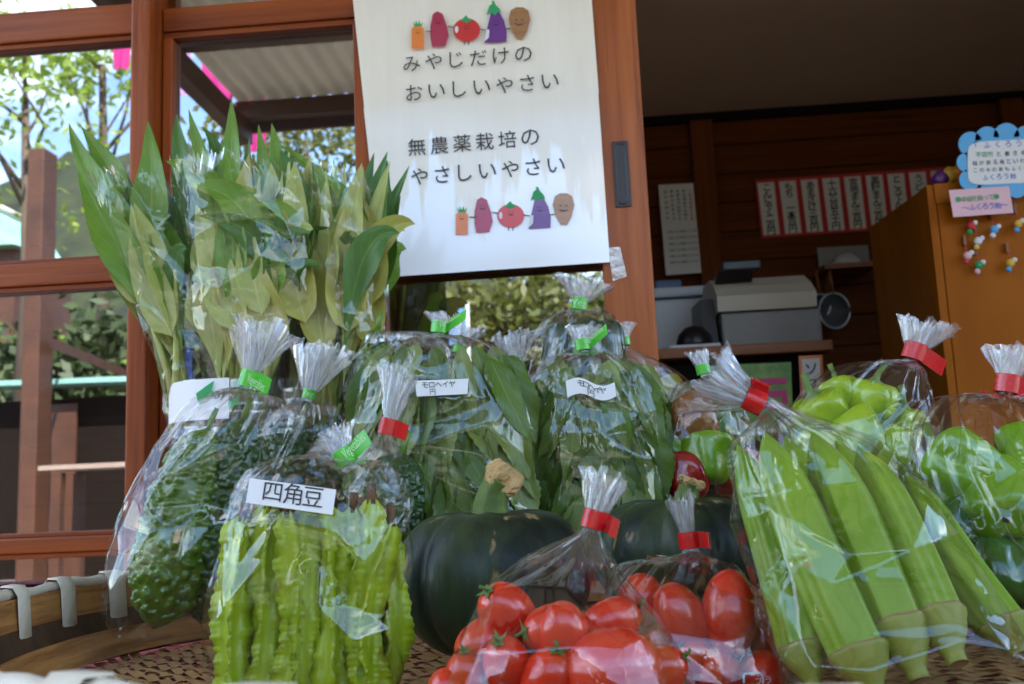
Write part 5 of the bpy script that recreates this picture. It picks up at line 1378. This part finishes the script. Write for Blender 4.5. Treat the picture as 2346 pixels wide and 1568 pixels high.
# ------------------------------------------------------------------ mulukhiyah leaf bags
def leafy_bag(label, blabel, rows, neck, tip, tw, seed, Y, box, flag, cnt, lines, lab_pts, lab_Y, wave=0.0, fl=.026, curl=0.15):
    b_ = bag(label, rows, neck, tip, tw, "green", seed, flag=flag, text="Vegetables", flag_len=fl, curl=curl, crumple=.0042, width=.015, r=.0105)
    rg_ = np.random.default_rng(seed + 7); x0, x1, y0, y1 = box
    t = thing("leaf_bunch", blabel, "greens", at((x0+x1)/2, y1, Y), "bunches of oval green leaves in clear bags")
    for k_ in range(cnt):
        u = rg_.uniform(-1, 1); v = rg_.random()**1.35; half = (x1-x0)/2*(.55 + .45*math.sin(math.pi*min(1, .15 + v*.8)))
        x = (x0+x1)/2 + u*half; y = y0 - 12 + (y1-y0)*v*.84
        lay = rg_.random(); dy = (-.046*math.sqrt(max(0, 1-u*u)) if lay < .66 else .008) + rg_.uniform(-.004, .006)
        ln_ = rg_.uniform(160, 260); an = u*.42 + rg_.normal(0, .22)
        p0 = (x, y); p2 = (x + math.sin(an)*ln_, y + math.cos(an)*ln_)
        p2 = (min(max(p2[0], x0 - 2), x1 + 2), min(p2[1], y1 + 30))
        A_, C_ = at(*p0, Y + dy), at(*p2, Y + dy*1.05 + rg_.uniform(-.008, .012)); B_ = (A_+C_)/2 + np.array([0, -rg_.uniform(.002, .012), 0])
        leaf(t, (A_, B_, C_), rg_.uniform(52, 88)*Y/FP, nrm([u*.55 + rg_.normal(0, .3), -1, .25 + rg_.normal(0, .25)]), "mulukhiyah_light" if rg_.random() < .35 else "mulukhiyah_leaf", shape=1, cup=.05 + .3*rg_.random(), wave=.2, serr=.045, nl=22)
    for k_ in range(9):
        x = x0 + (x1-x0)*(.12 + .76*rg_.random()); P0 = at(x, y1 + 22, Y + rg_.uniform(-.03, .02)); P2 = at(x + rg_.uniform(-50, 50), y1 - rg_.uniform(120, 220), Y + rg_.uniform(-.02, .02))
        MB().tube([P0, (P0+P2)/2 + [rg_.normal(0, .004), -.004, 0], P2], [.0030, .0026, .0016], 7).build("stem", M["stem_green"], t, smooth=True)
    sticker(b_, lab_pts, lab_Y, lines, wave=wave)
    return b_
Y6 = 1.30
leafy_bag("clear bag of oval leaves with a slanting green tape and a straight price label", "bunch of oval dark green leaves behind the left pumpkin",
          [(860, 1330, 1240, 1330, Y6, .03), (835, 1250, 1250, 1250, Y6, .06), (805, 1080, 1240, 1110, Y6, .068), (812, 960, 1222, 970, Y6, .070), (845, 865, 1180, 860, Y6, .062), (900, 800, 1120, 795, Y6, .045), (955, 775, 1060, 772, Y6, .024)],
          (1006, 750), (1010, 712), 62, 111, Y6, (815, 1225, 800, 1280), (1, .75), 165, [("モロヘイヤ", .12, .76, .50, .40), ("円", .24, .40, .92, .36)], [(950, 873), (1073, 868), (1071, 903), (955, 909)], Y6-.074)
Y7 = 1.345
leafy_bag("clear bag of oval leaves with a curling price label in the centre", "bunch of oval leaves behind the right pumpkin, under the curled label",
          [(1240, 1330, 1525, 1330, Y7, .03), (1222, 1250, 1530, 1250, Y7, .06), (1215, 1100, 1532, 1090, Y7, .064), (1206, 960, 1520, 960, Y7, .064), (1212, 880, 1488, 870, Y7, .058), (1250, 826, 1430, 822, Y7, .042), (1290, 815, 1385, 812, Y7, .024)],
          (1335, 790), (1328, 742), 62, 112, Y7, (1222, 1518, 835, 1270), (1, .62), 140, [("モロヘイヤ", .24, .80, .55, .42), ("円", .40, .58, .95, .40)], [(1296, 874), (1408, 876), (1412, 908), (1300, 912)], Y7-.069, wave=-9)
# ------------------------------------------------------------------ bags standing behind
Y8 = 1.53
bag("clear bag of dark courgettes standing highest before the door stile",
    [(1170, 1060, 1440, 1060, Y8, .006), (1185, 980, 1445, 980, Y8, .05), (1200, 860, 1440, 850, Y8, .056), (1228, 780, 1424, 770, Y8, .050), (1256, 728, 1400, 722, Y8, .036), (1290, 716, 1366, 714, Y8, .020)],
    (1327, 697), (1336, 632), 82, "green", 121, text="Veg", crumple=.0036, width=.019, r=.0125)
for i, (x, w, y0, lab) in enumerate(((1290, .030, 735, "left dark courgette in the tallest bag"), (1345, .031, 725, "middle dark courgette in the tallest bag"), (1392, .028, 730, "right dark courgette in the tallest bag"))):
    P0, P1 = at(x, y0, Y8 + (.01, -.012, .012)[i]), at(x-14+6*i, 1040, Y8 + (.01, -.012, .012)[i])
    t = thing("courgette", lab, "courgette", P1, "courgettes in the tallest bag")
    pr = smooth_prof([(0, .12*w), (.03, .62*w), (.09, .9*w), (.3, w), (.7, w), (.92, .86*w), (.98, .5*w), (1, .1*w)], 40)
    mesh("fruit", lathe_along(P0, P1, pr, 36, lambda th, t_: 1 + .02*np.cos(8*th)).reshape(-1, 3), grid_faces(40, 36, True), M["zucchini_skin"], t)
    A = nrm(P0-P1); MB().tube([P0-A*.003, P0+A*.006], [.006, .007], 8).build("blossom_scar", M["cut_stalk"], t)
Y9 = 1.53
bag("clear bag half hidden between the two leaf bags, only its pale top showing",
    [(1120, 1000, 1230, 1000, Y9, .02), (1118, 930, 1235, 930, Y9, .035), (1150, 872, 1225, 870, Y9, .024)],
    (1188, 842), (1160, 756), 76, "green", 122, crumple=.003)
Y10 = 1.55
bag("clear bag with a small green tie leaning against the door stile",
    [(1430, 1040, 1600, 1040, Y10, .006), (1432, 960, 1605, 960, Y10, .04), (1436, 880, 1580, 885, Y10, .042), (1436, 825, 1520, 835, Y10, .03)],
    (1430, 782), (1424, 732), 44, "green", 123, text="Veg", crumple=.0045)
rg_ = np.random.default_rng(5); t = thing("leaf_bunch", "few wilted leaves in the bag against the door stile", "greens", at(1510, 1030, Y10))
for k_ in range(14):
    a = at(rg_.uniform(1450, 1570), rg_.uniform(850, 960), Y10 + rg_.uniform(-.03, .02)); d = rg_.normal(0, .02, 3); d[2] = -rg_.uniform(.03, .06)
    leaf(t, (a, a + d*.5 + [0, -.006, 0], a + d), rg_.uniform(.025, .045), nrm([rg_.normal(0, .4), -1, .2]), "leaf_olive" if k_ % 3 else "leaf_deep", shape=1, wave=.15)

# mixed peppers behind
Y11 = 1.36
bag("clear bag of mixed red, brown and green peppers behind the right pumpkin",
    [(1510, 1180, 1730, 1180, Y11, .006), (1506, 1120, 1735, 1120, Y11, .066), (1510, 1020, 1722, 1020, Y11, .076), (1518, 930, 1694, 925, Y11, .066), (1550, 880, 1660, 876, Y11, .03)],
    (1612, 846), (1600, 800), 40, "green", 124, crumple=.005, pleat=.35)
pepper("brownish orange pepper at the top of the mixed bag", at(1592, 958, Y11-.01), .036, (1, -.1, .12), "pepper_orange", .068, 3, group="peppers in the mixed bag", stemdir=(.8, 0, .25))
pepper("bright green lobed pepper in the middle of the mixed bag", at(1625, 1050, Y11-.02), .038, (.25, .2, 1), "pepper_green", .072, 4, group="peppers in the mixed bag")
pepper("small green pepper at the left of the mixed bag", at(1562, 1035, Y11-.005), .026, (-.3, .3, 1), "pepper_green", .05, 5, group="peppers in the mixed bag")
pepper("glossy red pepper low in the mixed bag", at(1556, 1100, Y11-.015), .034, (-.2, .3, 1), "pepper_red", .072, 6, group="peppers in the mixed bag")
pepper("red pepper behind the green ones in the mixed bag", at(1688, 1085, Y11+.01), .034, (.2, .3, 1), "pepper_red", .07, 7, group="peppers in the mixed bag")

# ------------------------------------------------------------------ pumpkins
def pumpkin(label, c, R_, H_, seed, stem_pts, stem_r, cork=True):
    rg_ = np.random.default_rng(seed); t = thing("pumpkin", label, "pumpkin", (c[0], c[1], 0), "dark green pumpkins"); nu, nv = 132, 60; V = []
    ph = rg_.uniform(0, 6)
    for j in range(nv):
        f = j/(nv-1); a = math.pi*f
        rr = R_*abs(math.sin(a))**1.0; z_ = H_/2*(1 - math.cos(a))
        dip = math.exp(-((1-f)/.16)**2)*H_*.15 + math.exp(-(f/.1)**2)*(-H_*.05)
        for i in range(nu):
            th = 2*math.pi*i/nu; rib = abs(math.sin(4.5*th + ph + .15*math.sin(2*th)))**.55
            k_ = 1.02 - .11*(1-rib)*math.sin(a)**.5 + .012*math.sin(3*th+seed)
            V.append((c[0]+rr*k_*math.cos(th), c[1]+rr*k_*math.sin(th), max(.0015, z_ - dip*(1 + .25*(rib-.5)))))
    mesh("rind", V, grid_faces(nv, nu, True), M["pumpkin_skin"], t)
    pts = [np.array(p_) for p_ in stem_pts]; V = []; nu = 40; m_ = len(pts)
    P = spline_rows(np.array([np.r_[p_, 0] for p_ in pts]), 16)[:, :3]
    for j in range(16):
        f = j/15; r_ = stem_r*(1.30 - .75*f + .42*f*f) if f < .9 else stem_r*1.08; tg = nrm(P[min(j+1, 15)]-P[max(j-1, 0)]); S = nrm(np.cross(tg, [0, 1, 0])); B = np.cross(tg, S)
        for i in range(nu):
            th = 2*math.pi*i/nu; q = 1 + .16*math.cos(5*th) + .05*math.cos(10*th+1)
            V.append(P[j] + S*r_*q*math.cos(th) + B*r_*q*math.sin(th))
    st_ = mesh("stem", V, grid_faces(16, nu, True) + [tuple(range(15*nu, 16*nu))], M["pumpkin_stem"], t)
    tg = nrm(P[-1]-P[-3]); S = nrm(np.cross(tg, [0, 1, 0])); B = np.cross(tg, S); V = []; nu = 34; lv = 9
    for j in range(lv):
        f = j/(lv-1); r_ = stem_r*(1.0 + .30*math.sin(math.pi*min(1, f*1.15)))*(1 if j < lv-1 else .05)
        for i in range(nu):
            th = 2*math.pi*i/nu; q = (1 + .20*math.cos(5*th + .5) + .08*math.sin(3*th) + rg_.normal(0, .05))
            V.append(P[-1] + tg*((f-.25)*stem_r*2.0*(1 if cork else .5) + rg_.normal(0, .0008) - (stem_r*.35 if j == lv-1 else 0)) + S*r_*q*math.cos(th) + B*r_*q*math.sin(th)*.9)
    mesh("corky_cut_end", V, grid_faces(lv, nu, True), M["cork"], st_, smooth=False)
    return t
c1 = at(1128, 1300, 1.04); Y1 = 1.04
pumpkin("dark green ribbed pumpkin with a corky stalk behind the front tomato bag", (c1[0], Y1), .101, .170, 3, [(c1[0]+.002, Y1, .142), at(1126, 1160, Y1), at(1134, 1130, Y1), at(1150, 1106, Y1)], .0148)
Y2 = 1.25; c2 = at(1550, 1200, Y2)
pumpkin("dark green pumpkin between the red-tied bag tops, farther back on the right", (c2[0], Y2), .104, .172, 8, [(c2[0]+.012, Y2, .138), at(1570, 1160, Y2), at(1578, 1130, Y2), at(1584, 1110, Y2)], .0125, cork=False)

# ------------------------------------------------------------------ winged beans
YW = .90
wb = bag("clear bag of winged beans with a white name label and green tie",
    [(488, 1610, 900, 1615, YW-.02, .004), (478, 1540, 912, 1545, YW-.02, .030), (490, 1400, 922, 1410, YW-.015, .042), (505, 1260, 934, 1270, YW-.01, .046), (535, 1160, 938, 1180, YW-.005, .044), (572, 1085, 930, 1118, YW, .040), (640, 1052, 895, 1072, YW, .028), (715, 1045, 850, 1060, YW, .018)],
    (790, 1048), (752, 985), 80, "green", 131, flag=(1, .22), text="Vegetables", flag_len=.020, width=.0155, r=.0095, crumple=.0042, pleat=.34, tuft_depth=.4)
sticker(wb, [(572, 1096), (770, 1122), (762, 1180), (563, 1152)], YW-.056, [("四角豆", .17, .87, .80, .74)])
def winged_bean(label, P0, P1, r_, seed, tipcol=True):
    rg_ = np.random.default_rng(seed); t = thing("winged_bean", label, "bean", P1, "winged beans in the labelled bag"); P0, P1 = np.array(P0, float), np.array(P1, float)
    L = np.linalg.norm(P1-P0); A = nrm(P1-P0); S = nrm(np.cross(A, [0, 1, 0])); B = np.cross(A, S); n_ = 150; tw = rg_.uniform(-1.2, 1.2); p0 = rg_.uniform(0, 1.5); V = []; bow = rg_.normal(0, .011, 3); bow[1] *= .4; q1, q2, q3 = rg_.uniform(60, 95), rg_.uniform(140, 210), rg_.uniform(0, 6)
    for j in range(n_):
        f = j/(n_-1); env = min(1, f/.07)**.6*min(1, (1-f)/.10)**.6; c = P0 + A*L*f + bow*math.sin(math.pi*f)
        for i in range(24):
            th = 2*math.pi*i/24; w = i % 6
            fr = 1 + .05*math.sin(f*q1 + i*1.3 + q3) + .03*math.sin(f*q2 + i*2.1) + .14*math.sin(f*13 + i + q3); wig = .13*math.sin(f*q1*.45 + i*.9)
            rad_ = r_*(1.25*fr if w == 0 else .56 if w in (1, 5) else .40)*env + .0008
            th += wig if w == 0 else 0; V.append(c + S*rad_*math.cos(th + p0 + tw*f) + B*rad_*math.sin(th + p0 + tw*f))
    mesh("pod", V, grid_faces(n_, 24, True), M["bean_skin"], t, smooth=True)
    MB().tube([P0 + A*.006, P0 - A*.004, P0 - A*.012], [.0045, .0036, .0042], 8).build("stalk_end", M["bean_tip"], t, smooth=True)
    return t
fr = [(548, 1180, 528, "at the left edge"), (606, 1150, 590, "second from the left"), (655, 1165, 645, "third from the left"), (712, 1150, 700, "in the middle"), (755, 1160, 752, "right of the middle"), (815, 1160, 800, "under the brown stalk end"), (858, 1140, 850, "second from the right edge"), (905, 1190, 890, "at the right edge")]
for i, (xt, yt, xb, lab) in enumerate(fr):
    winged_bean(f"winged bean {lab} of the labelled bag", at(718+(xt-718)*.95, yt, YW-.026 + .006*(i % 2)), at(718+(xb-715)*.95, 1612, YW-.036 + .006*(i % 2)), .0130, 40+i)
for i, (xt, yt, xb, lab) in enumerate([(575, 1175, 565, "behind the two leftmost"), (630, 1170, 620, "behind the third"), (685, 1180, 676, "behind the middle ones"), (735, 1172, 728, "behind, right of the label"), (832, 1170, 828, "behind the two near the right edge"), (885, 1190, 872, "behind the rightmost")]):
    winged_bean(f"winged bean standing {lab} in the labelled bag", at(718+(xt-718)*.95, yt, YW+.008), at(718+(xb-715)*.95, 1600, YW-.005), .0130, 60+i)

# ------------------------------------------------------------------ tomatoes
YA = .86
ta = bag("front clear bag of red tomatoes with a curled red tie",
    [(985, 1650, 1610, 1650, YA-.05, .03), (1000, 1585, 1600, 1585, YA-.05, .088), (1050, 1480, 1545, 1480, YA-.045, .094), (1084, 1375, 1495, 1395, YA-.035, .084), (1150, 1312, 1440, 1335, YA-.015, .056), (1240, 1265, 1400, 1282, YA, .032)],
    (1362, 1190), (1392, 1072), 104, "red", 141, flag=(1, -.25), flag_len=.034, curl=2.6, width=.0155, r=.0105, crumple=.0030, pleat=.42)
YB2 = .99
tb2 = bag("clear bag of plum tomatoes right of the front tomato bag",
    [(1390, 1610, 1830, 1610, YB2-.05, .03), (1380, 1540, 1806, 1540, YB2-.05, .082), (1372, 1420, 1770, 1430, YB2-.04, .086), (1375, 1335, 1724, 1350, YB2-.025, .070), (1430, 1292, 1670, 1296, YB2, .040), (1505, 1280, 1630, 1282, YB2, .026)],
    (1578, 1238), (1562, 1122), 62, "red", 142, flag=(1, -.18), flag_len=.026, curl=2.2, width=.0155, r=.0095, crumple=.0036, pleat=.42)
T1 = [(1165, 1408, -.035, 66, (-.4, -.5, .6), "tomato at the upper left of the front bag", 1), (1110, 1470, -.03, 56, (-.6, -.3, -.3), "tomato against the left side of the front bag", 0), (1275, 1445, -.055, 62, (-.8, -.5, .05), "tomato in the upper middle of the front bag with its star calyx", 1),
      (1290, 1458, -.072, 60, (.0, -.3, 1), "rounded tomato right of the star calyx in the front bag", 0), (1165, 1525, -.070, 58, (-.2, -.6, .75), "tomato at the lower left of the front bag, calyx up", 1), (1068, 1560, -.055, 52, (0, -.3, 1), "tomato low in the left corner of the front bag", 1),
      (1400, 1535, -.090, 92, (1, -.25, .12), "largest tomato lying across the bottom of the front bag", 0), (1255, 1570, -.085, 66, (.3, -.4, .9), "tomato at the bottom edge left of the largest", 1), (1040, 1600, -.06, 56, (-.4, -.3, .8), "tomato at the bottom left edge of the front bag", 0),
      (1395, 1430, -.03, 60, (.8, .1, .4), "tomato high on the right of the front bag", 1), (1500, 1545, -.05, 60, (.9, -.2, .5), "tomato against the right side of the front bag", 1), (1220, 1500, .0, 66, (.2, .4, .8), "tomato hidden in the middle of the front bag", 0), (1340, 1520, .005, 66, (.1, .5, .7), "tomato at the back of the front bag", 0)]
for i, (x, y, dy, rpx, axv, lab, cal) in enumerate(T1):
    el_ = 1.42 if i != 6 else 1.3
    tomato("red " + lab, at(x, y, YA-.03 + dy*.7), rpx*.86*YA/FP, axv, el_, bool(cal), 70+i, "tomatoes in the front bag")
T2 = [(1468, 1375, -.01, 54, (.2, .2, 1), "tomato at the upper left of the second bag", 0), (1560, 1420, -.045, 58, (-.38, -.15, 1), "long plum tomato leaning left in the second bag", 0), (1672, 1405, -.045, 64, (-.1, -.2, -1), "long plum tomato at the right of the second bag", 0),
      (1590, 1512, -.05, 52, (-.6, -.5, .6), "tomato below the plum tomatoes in the second bag", 1), (1748, 1480, -.01, 46, (.1, .1, 1), "narrow tomato at the far right of the second bag", 0), (1650, 1548, -.065, 50, (.1, -.8, .5), "small tomato at the bottom of the second bag with a pale spot", 0), (1745, 1560, -.05, 60, (.5, -.2, .9), "tomato in the lower right corner of the second bag", 0),
      (1520, 1470, .0, 60, (.4, .3, .8), "tomato at the back left of the second bag", 0), (1640, 1470, .02, 60, (-.4, .4, .8), "tomato at the back right of the second bag", 0)]
for i, (x, y, dy, rpx, axv, lab, cal) in enumerate(T2):
    tomato("red " + lab, at(x, y, YB2-.03 + dy*.7), rpx*.90*YB2/FP, axv, 1.55 if i in (1, 2, 4) else 1.2, bool(cal), 90+i, "tomatoes in the second bag")
def recycle_mark(parent, cx_, cy_, Y, s=1.0):
    mb = MB(); P = [(-22,-14),(10,-18),(22,-8),(20,8)]
    def bar(p, q, w=2.2):
        p, q = np.array(p, float)*s, np.array(q, float)*s; d = (q-p)/np.linalg.norm(q-p); e = np.array([-d[1], d[0]])*w*s
        mb.add([at(cx_+v[0], cy_+v[1], Y) for v in (p+e, q+e, q-e, p-e)], [(0, 1, 2, 3)])
    bar((-24, -12), (14, -14)); bar((14, -14), (20, -4)); bar((-24, -12), (-24, 10)); bar((20, -4), (20, 10))
    o = mb.build("printed_mark", M["print_white"], parent)
    text_fit("プラ", (cx_+2*s, cy_+14*s), (cx_+44*s, cy_+10*s), 15*s, Y-.0002, M["print_white"], o)
recycle_mark(tb2, 1728, 1556, YB2-.108)

# ------------------------------------------------------------------ okra
YO_ = .93
bag("long clear bag of large okra pods with a red tie on the right",
    [(1812, 1605, 2368, 1520, YO_-.10, .012), (1790, 1545, 2330, 1465, YO_-.09, .058), (1742, 1400, 2250, 1340, YO_-.06, .062), (1690, 1250, 2180, 1215, YO_-.03, .066), (1662, 1130, 2100, 1105, YO_-.01, .064), (1676, 1030, 1985, 1010, YO_, .056), (1716, 975, 1850, 955, YO_, .034)],
    (1728, 918), (1598, 858), 165, "red", 151, flag=(1, .5), flag_len=.018, curl=2.4, width=.018, r=.0115, crumple=.0050, pleat=.34, Yt=YO_, tuft_depth=.35)
def okra(label, tip, end, wpx, Y0, Y1, seed, cap=.13):
    rg_ = np.random.default_rng(seed); P0, P1 = at(*tip, Y0), at(*end, Y1); r_ = wpx/2*((Y0+Y1)/2)/FP; t = thing("okra_pod", label, "okra", P1, "large okra pods in the long bag")
    b1 = 1-cap
    pr = smooth_prof([(0, .04*r_), (.04, .20*r_), (.12, .50*r_), (.24, .80*r_), (.42, .97*r_), (.75, 1.0*r_), (1, .97*r_)], 46); Pb = P0 + (P1-P0)*b1
    ph = rg_.uniform(0, 1)
    V = lathe_along(P0, Pb, pr, 84, lambda th, t_: 1.0 + .13*np.abs(np.cos(3*th + ph))**5 - .03 + .012*np.cos(15*th) + .03*np.cos(th + 4*t_), bow=rg_.normal(0, .004, 3))
    mesh("pod", V.reshape(-1, 3), grid_faces(46, 84, True), M["okra_skin"], t)
    pr = [(0, .9*r_), (.01, 1.03*r_), (.06, 1.09*r_), (.13, 1.05*r_), (.22, .96*r_), (.42, .82*r_), (.62, .58*r_), (.78, .40*r_), (.86, .36*r_), (1.0, .36*r_)]
    cp_ = mesh("stem_cap", lathe_along(Pb - (P1-Pb)*.03, P1, pr, 40, lambda th, t_: 1 + .04*np.cos(7*th)*(1-t_) + .02*np.sin(3*th+seed)).reshape(-1, 3), grid_faces(len(pr), 40, True), M["okra_cap"], t)
    mesh("brown_ring", lathe_along(Pb - (P1-Pb)*.03, P1, [(.005, 1.0*r_), (.02, 1.085*r_), (.055, 1.10*r_), (.075, 1.06*r_)], 40, lambda th, t_: 1 + .03*np.cos(7*th) + .02*np.sin(3*th+seed)).reshape(-1, 3), grid_faces(4, 40, True), M["cut_stalk"], cp_)
    A = nrm(P1-P0); S = nrm(np.cross(A, [0, 1, 0])); B = np.cross(A, S)
    V = [P1 + A*.0006 + (S*math.cos(2*math.pi*i/20) + B*math.sin(2*math.pi*i/20))*r_*.365 for i in range(20)] + [P1 - A*.001]
    mesh("cut_end", V, [(i, (i+1) % 20, 20) for i in range(20)], M["cut_stalk"], cp_)
    return t
OK = [((1690, 1020), (1868, 1578), 98, -.005, -.085, "leftmost okra pod in the long bag"), ((1750, 990), (2010, 1595), 118, -.03, -.115, "wide okra pod second from the left"), ((1860, 990), (2108, 1560), 122, -.02, -.105, "middle okra pod with a brown ring near its stem end"),
      ((1965, 1025), (2196, 1522), 112, -.01, -.10, "okra pod showing its round cut stalk to the front"), ((2072, 1085), (2338, 1500), 106, .0, -.07, "rightmost okra pod in the long bag"), ((1800, 1000), (2040, 1500), 100, .03, -.02, "okra pod lying behind between the middle ones"), ((1915, 1010), (2180, 1440), 100, .03, -.01, "okra pod at the back near the peppers")]
for i, (tp_, en, w_, d0, d1, lab) in enumerate(OK):
    okra(lab, tp_, en, w_, YO_ + d0 + .022, YO_ + d1, 150+i, cap=.15 if i in (0, 1, 4) else .20)

# ------------------------------------------------------------------ green peppers on the right
Y13 = 1.20
bag("clear bag of pale green peppers with a red tie, tallest on the right",
    [(1800, 1320, 2170, 1320, Y13, .006), (1790, 1240, 2180, 1240, Y13, .08), (1770, 1100, 2165, 1110, Y13, .098), (1768, 985, 2135, 1000, Y13, .096), (1832, 900, 2116, 915, Y13, .082), (1920, 842, 2108, 862, Y13, .056), (2010, 828, 2100, 838, Y13, .022)],
    (2094, 806), (2122, 722), 104, "red", 161, flag=(1, -.32), flag_len=.026, curl=.1, width=.020, r=.0125, crumple=.0048, pleat=.40)
PP = [(1890, 960, -.02, .040, (-.5, -.2, 1), "pepper_pale", "pale green pepper at the upper left of the tall bag"), (1992, 925, -.01, .036, (.3, -.2, 1), "pepper_pale", "pale green pepper nearest the red tie of the tall bag"), (1960, 1000, -.045, .042, (.8, -.3, .3), "pepper_pale", "broad pale pepper in the middle of the tall bag"), (2060, 990, -.02, .038, (.2, -.2, 1), "pepper_pale", "pale pepper at the right of the tall bag"),
      (1850, 1060, -.015, .040, (-.4, 0, 1), "pepper_green", "green pepper low at the left of the tall bag"), (2050, 1090, -.03, .042, (.3, 0, 1), "pepper_green", "green pepper low at the right of the tall bag"), (1940, 1110, -.03, .042, (0, 0, 1), "pepper_green", "green pepper at the bottom middle of the tall bag"), (2110, 1180, -.02, .038, (.3, 0, 1), "pepper_green", "green pepper at the bottom right of the tall bag"), (1930, 912, -.0, .030, (-.2, .2, 1), "pepper_pale", "small pale pepper at the top left of the tall bag"), (2030, 1040, -.05, .034, (.5, .5, .6), "pepper_pale", "lime pepper pressed to the front of the tall bag"), (1890, 1030, -.05, .034, (-.5, .6, .5), "pepper_pale", "lime pepper at the front left of the tall bag")]
for i, (x, y, dy, r_, axv, mt, lab) in enumerate(PP): pepper(lab, at(x, y, Y13 + dy), r_*.80, axv, mt, r_*1.65, 200+i, group="pale peppers in the tall bag")
Y14 = 1.07
bg = bag("clear bag of deep green peppers with a red tie at the right edge",
    [(2190, 1540, 2600, 1540, Y14-.04, .006), (2170, 1460, 2620, 1460, Y14-.04, .085), (2140, 1300, 2610, 1300, Y14-.03, .108), (2118, 1130, 2580, 1140, Y14-.02, .110), (2112, 990, 2520, 1010, Y14-.01, .090), (2160, 915, 2440, 940, Y14, .058), (2230, 905, 2370, 920, Y14, .026)],
    (2308, 880), (2322, 785), 92, "red", 162, flag=(1, -.35), flag_len=.028, curl=.15, width=.019, r=.0118, crumple=.0050, pleat=.40)
PQ = [(2215, 1075, -.03, .044, (-.5, .5, .6), "pepper_green", "green pepper at the upper left of the bag at the right edge"), (2290, 1150, -.055, .044, (.2, .9, .5), "pepper_green", "lobed green pepper in the middle of the bag at the right edge"), (2350, 1060, -.03, .042, (.4, .6, .8), "pepper_green", "green pepper high in the bag at the picture's right edge"), (2390, 1180, -.04, .046, (.4, .7, .6), "pepper_pale", "pale green pepper cut by the right picture edge"),
      (2210, 1200, -.03, .040, (-.6, 0, 1), "pepper_deep", "dark green pepper behind the okra tips"), (2300, 1310, -.045, .050, (.3, .5, .8), "pepper_deep", "large glossy dark green pepper low at the right edge"), (2230, 1330, -.01, .040, (.0, .2, 1), "pepper_deep", "dark green pepper beside the okra bag"), (2380, 1400, -.045, .046, (.3, .5, .8), "pepper_deep", "dark green pepper in the lower right corner"), (2430, 1290, -.03, .046, (.3, .5, .8), "pepper_green", "green pepper mostly beyond the right edge")]
for i, (x, y, dy, r_, axv, mt, lab) in enumerate(PQ): pepper(lab, at(x, y, Y14 + dy), r_*.84, axv, mt, r_*1.7, 220+i, group="green peppers in the bag at the right edge")
recycle_mark(bg, 2318, 1446, Y14-.142, .9)
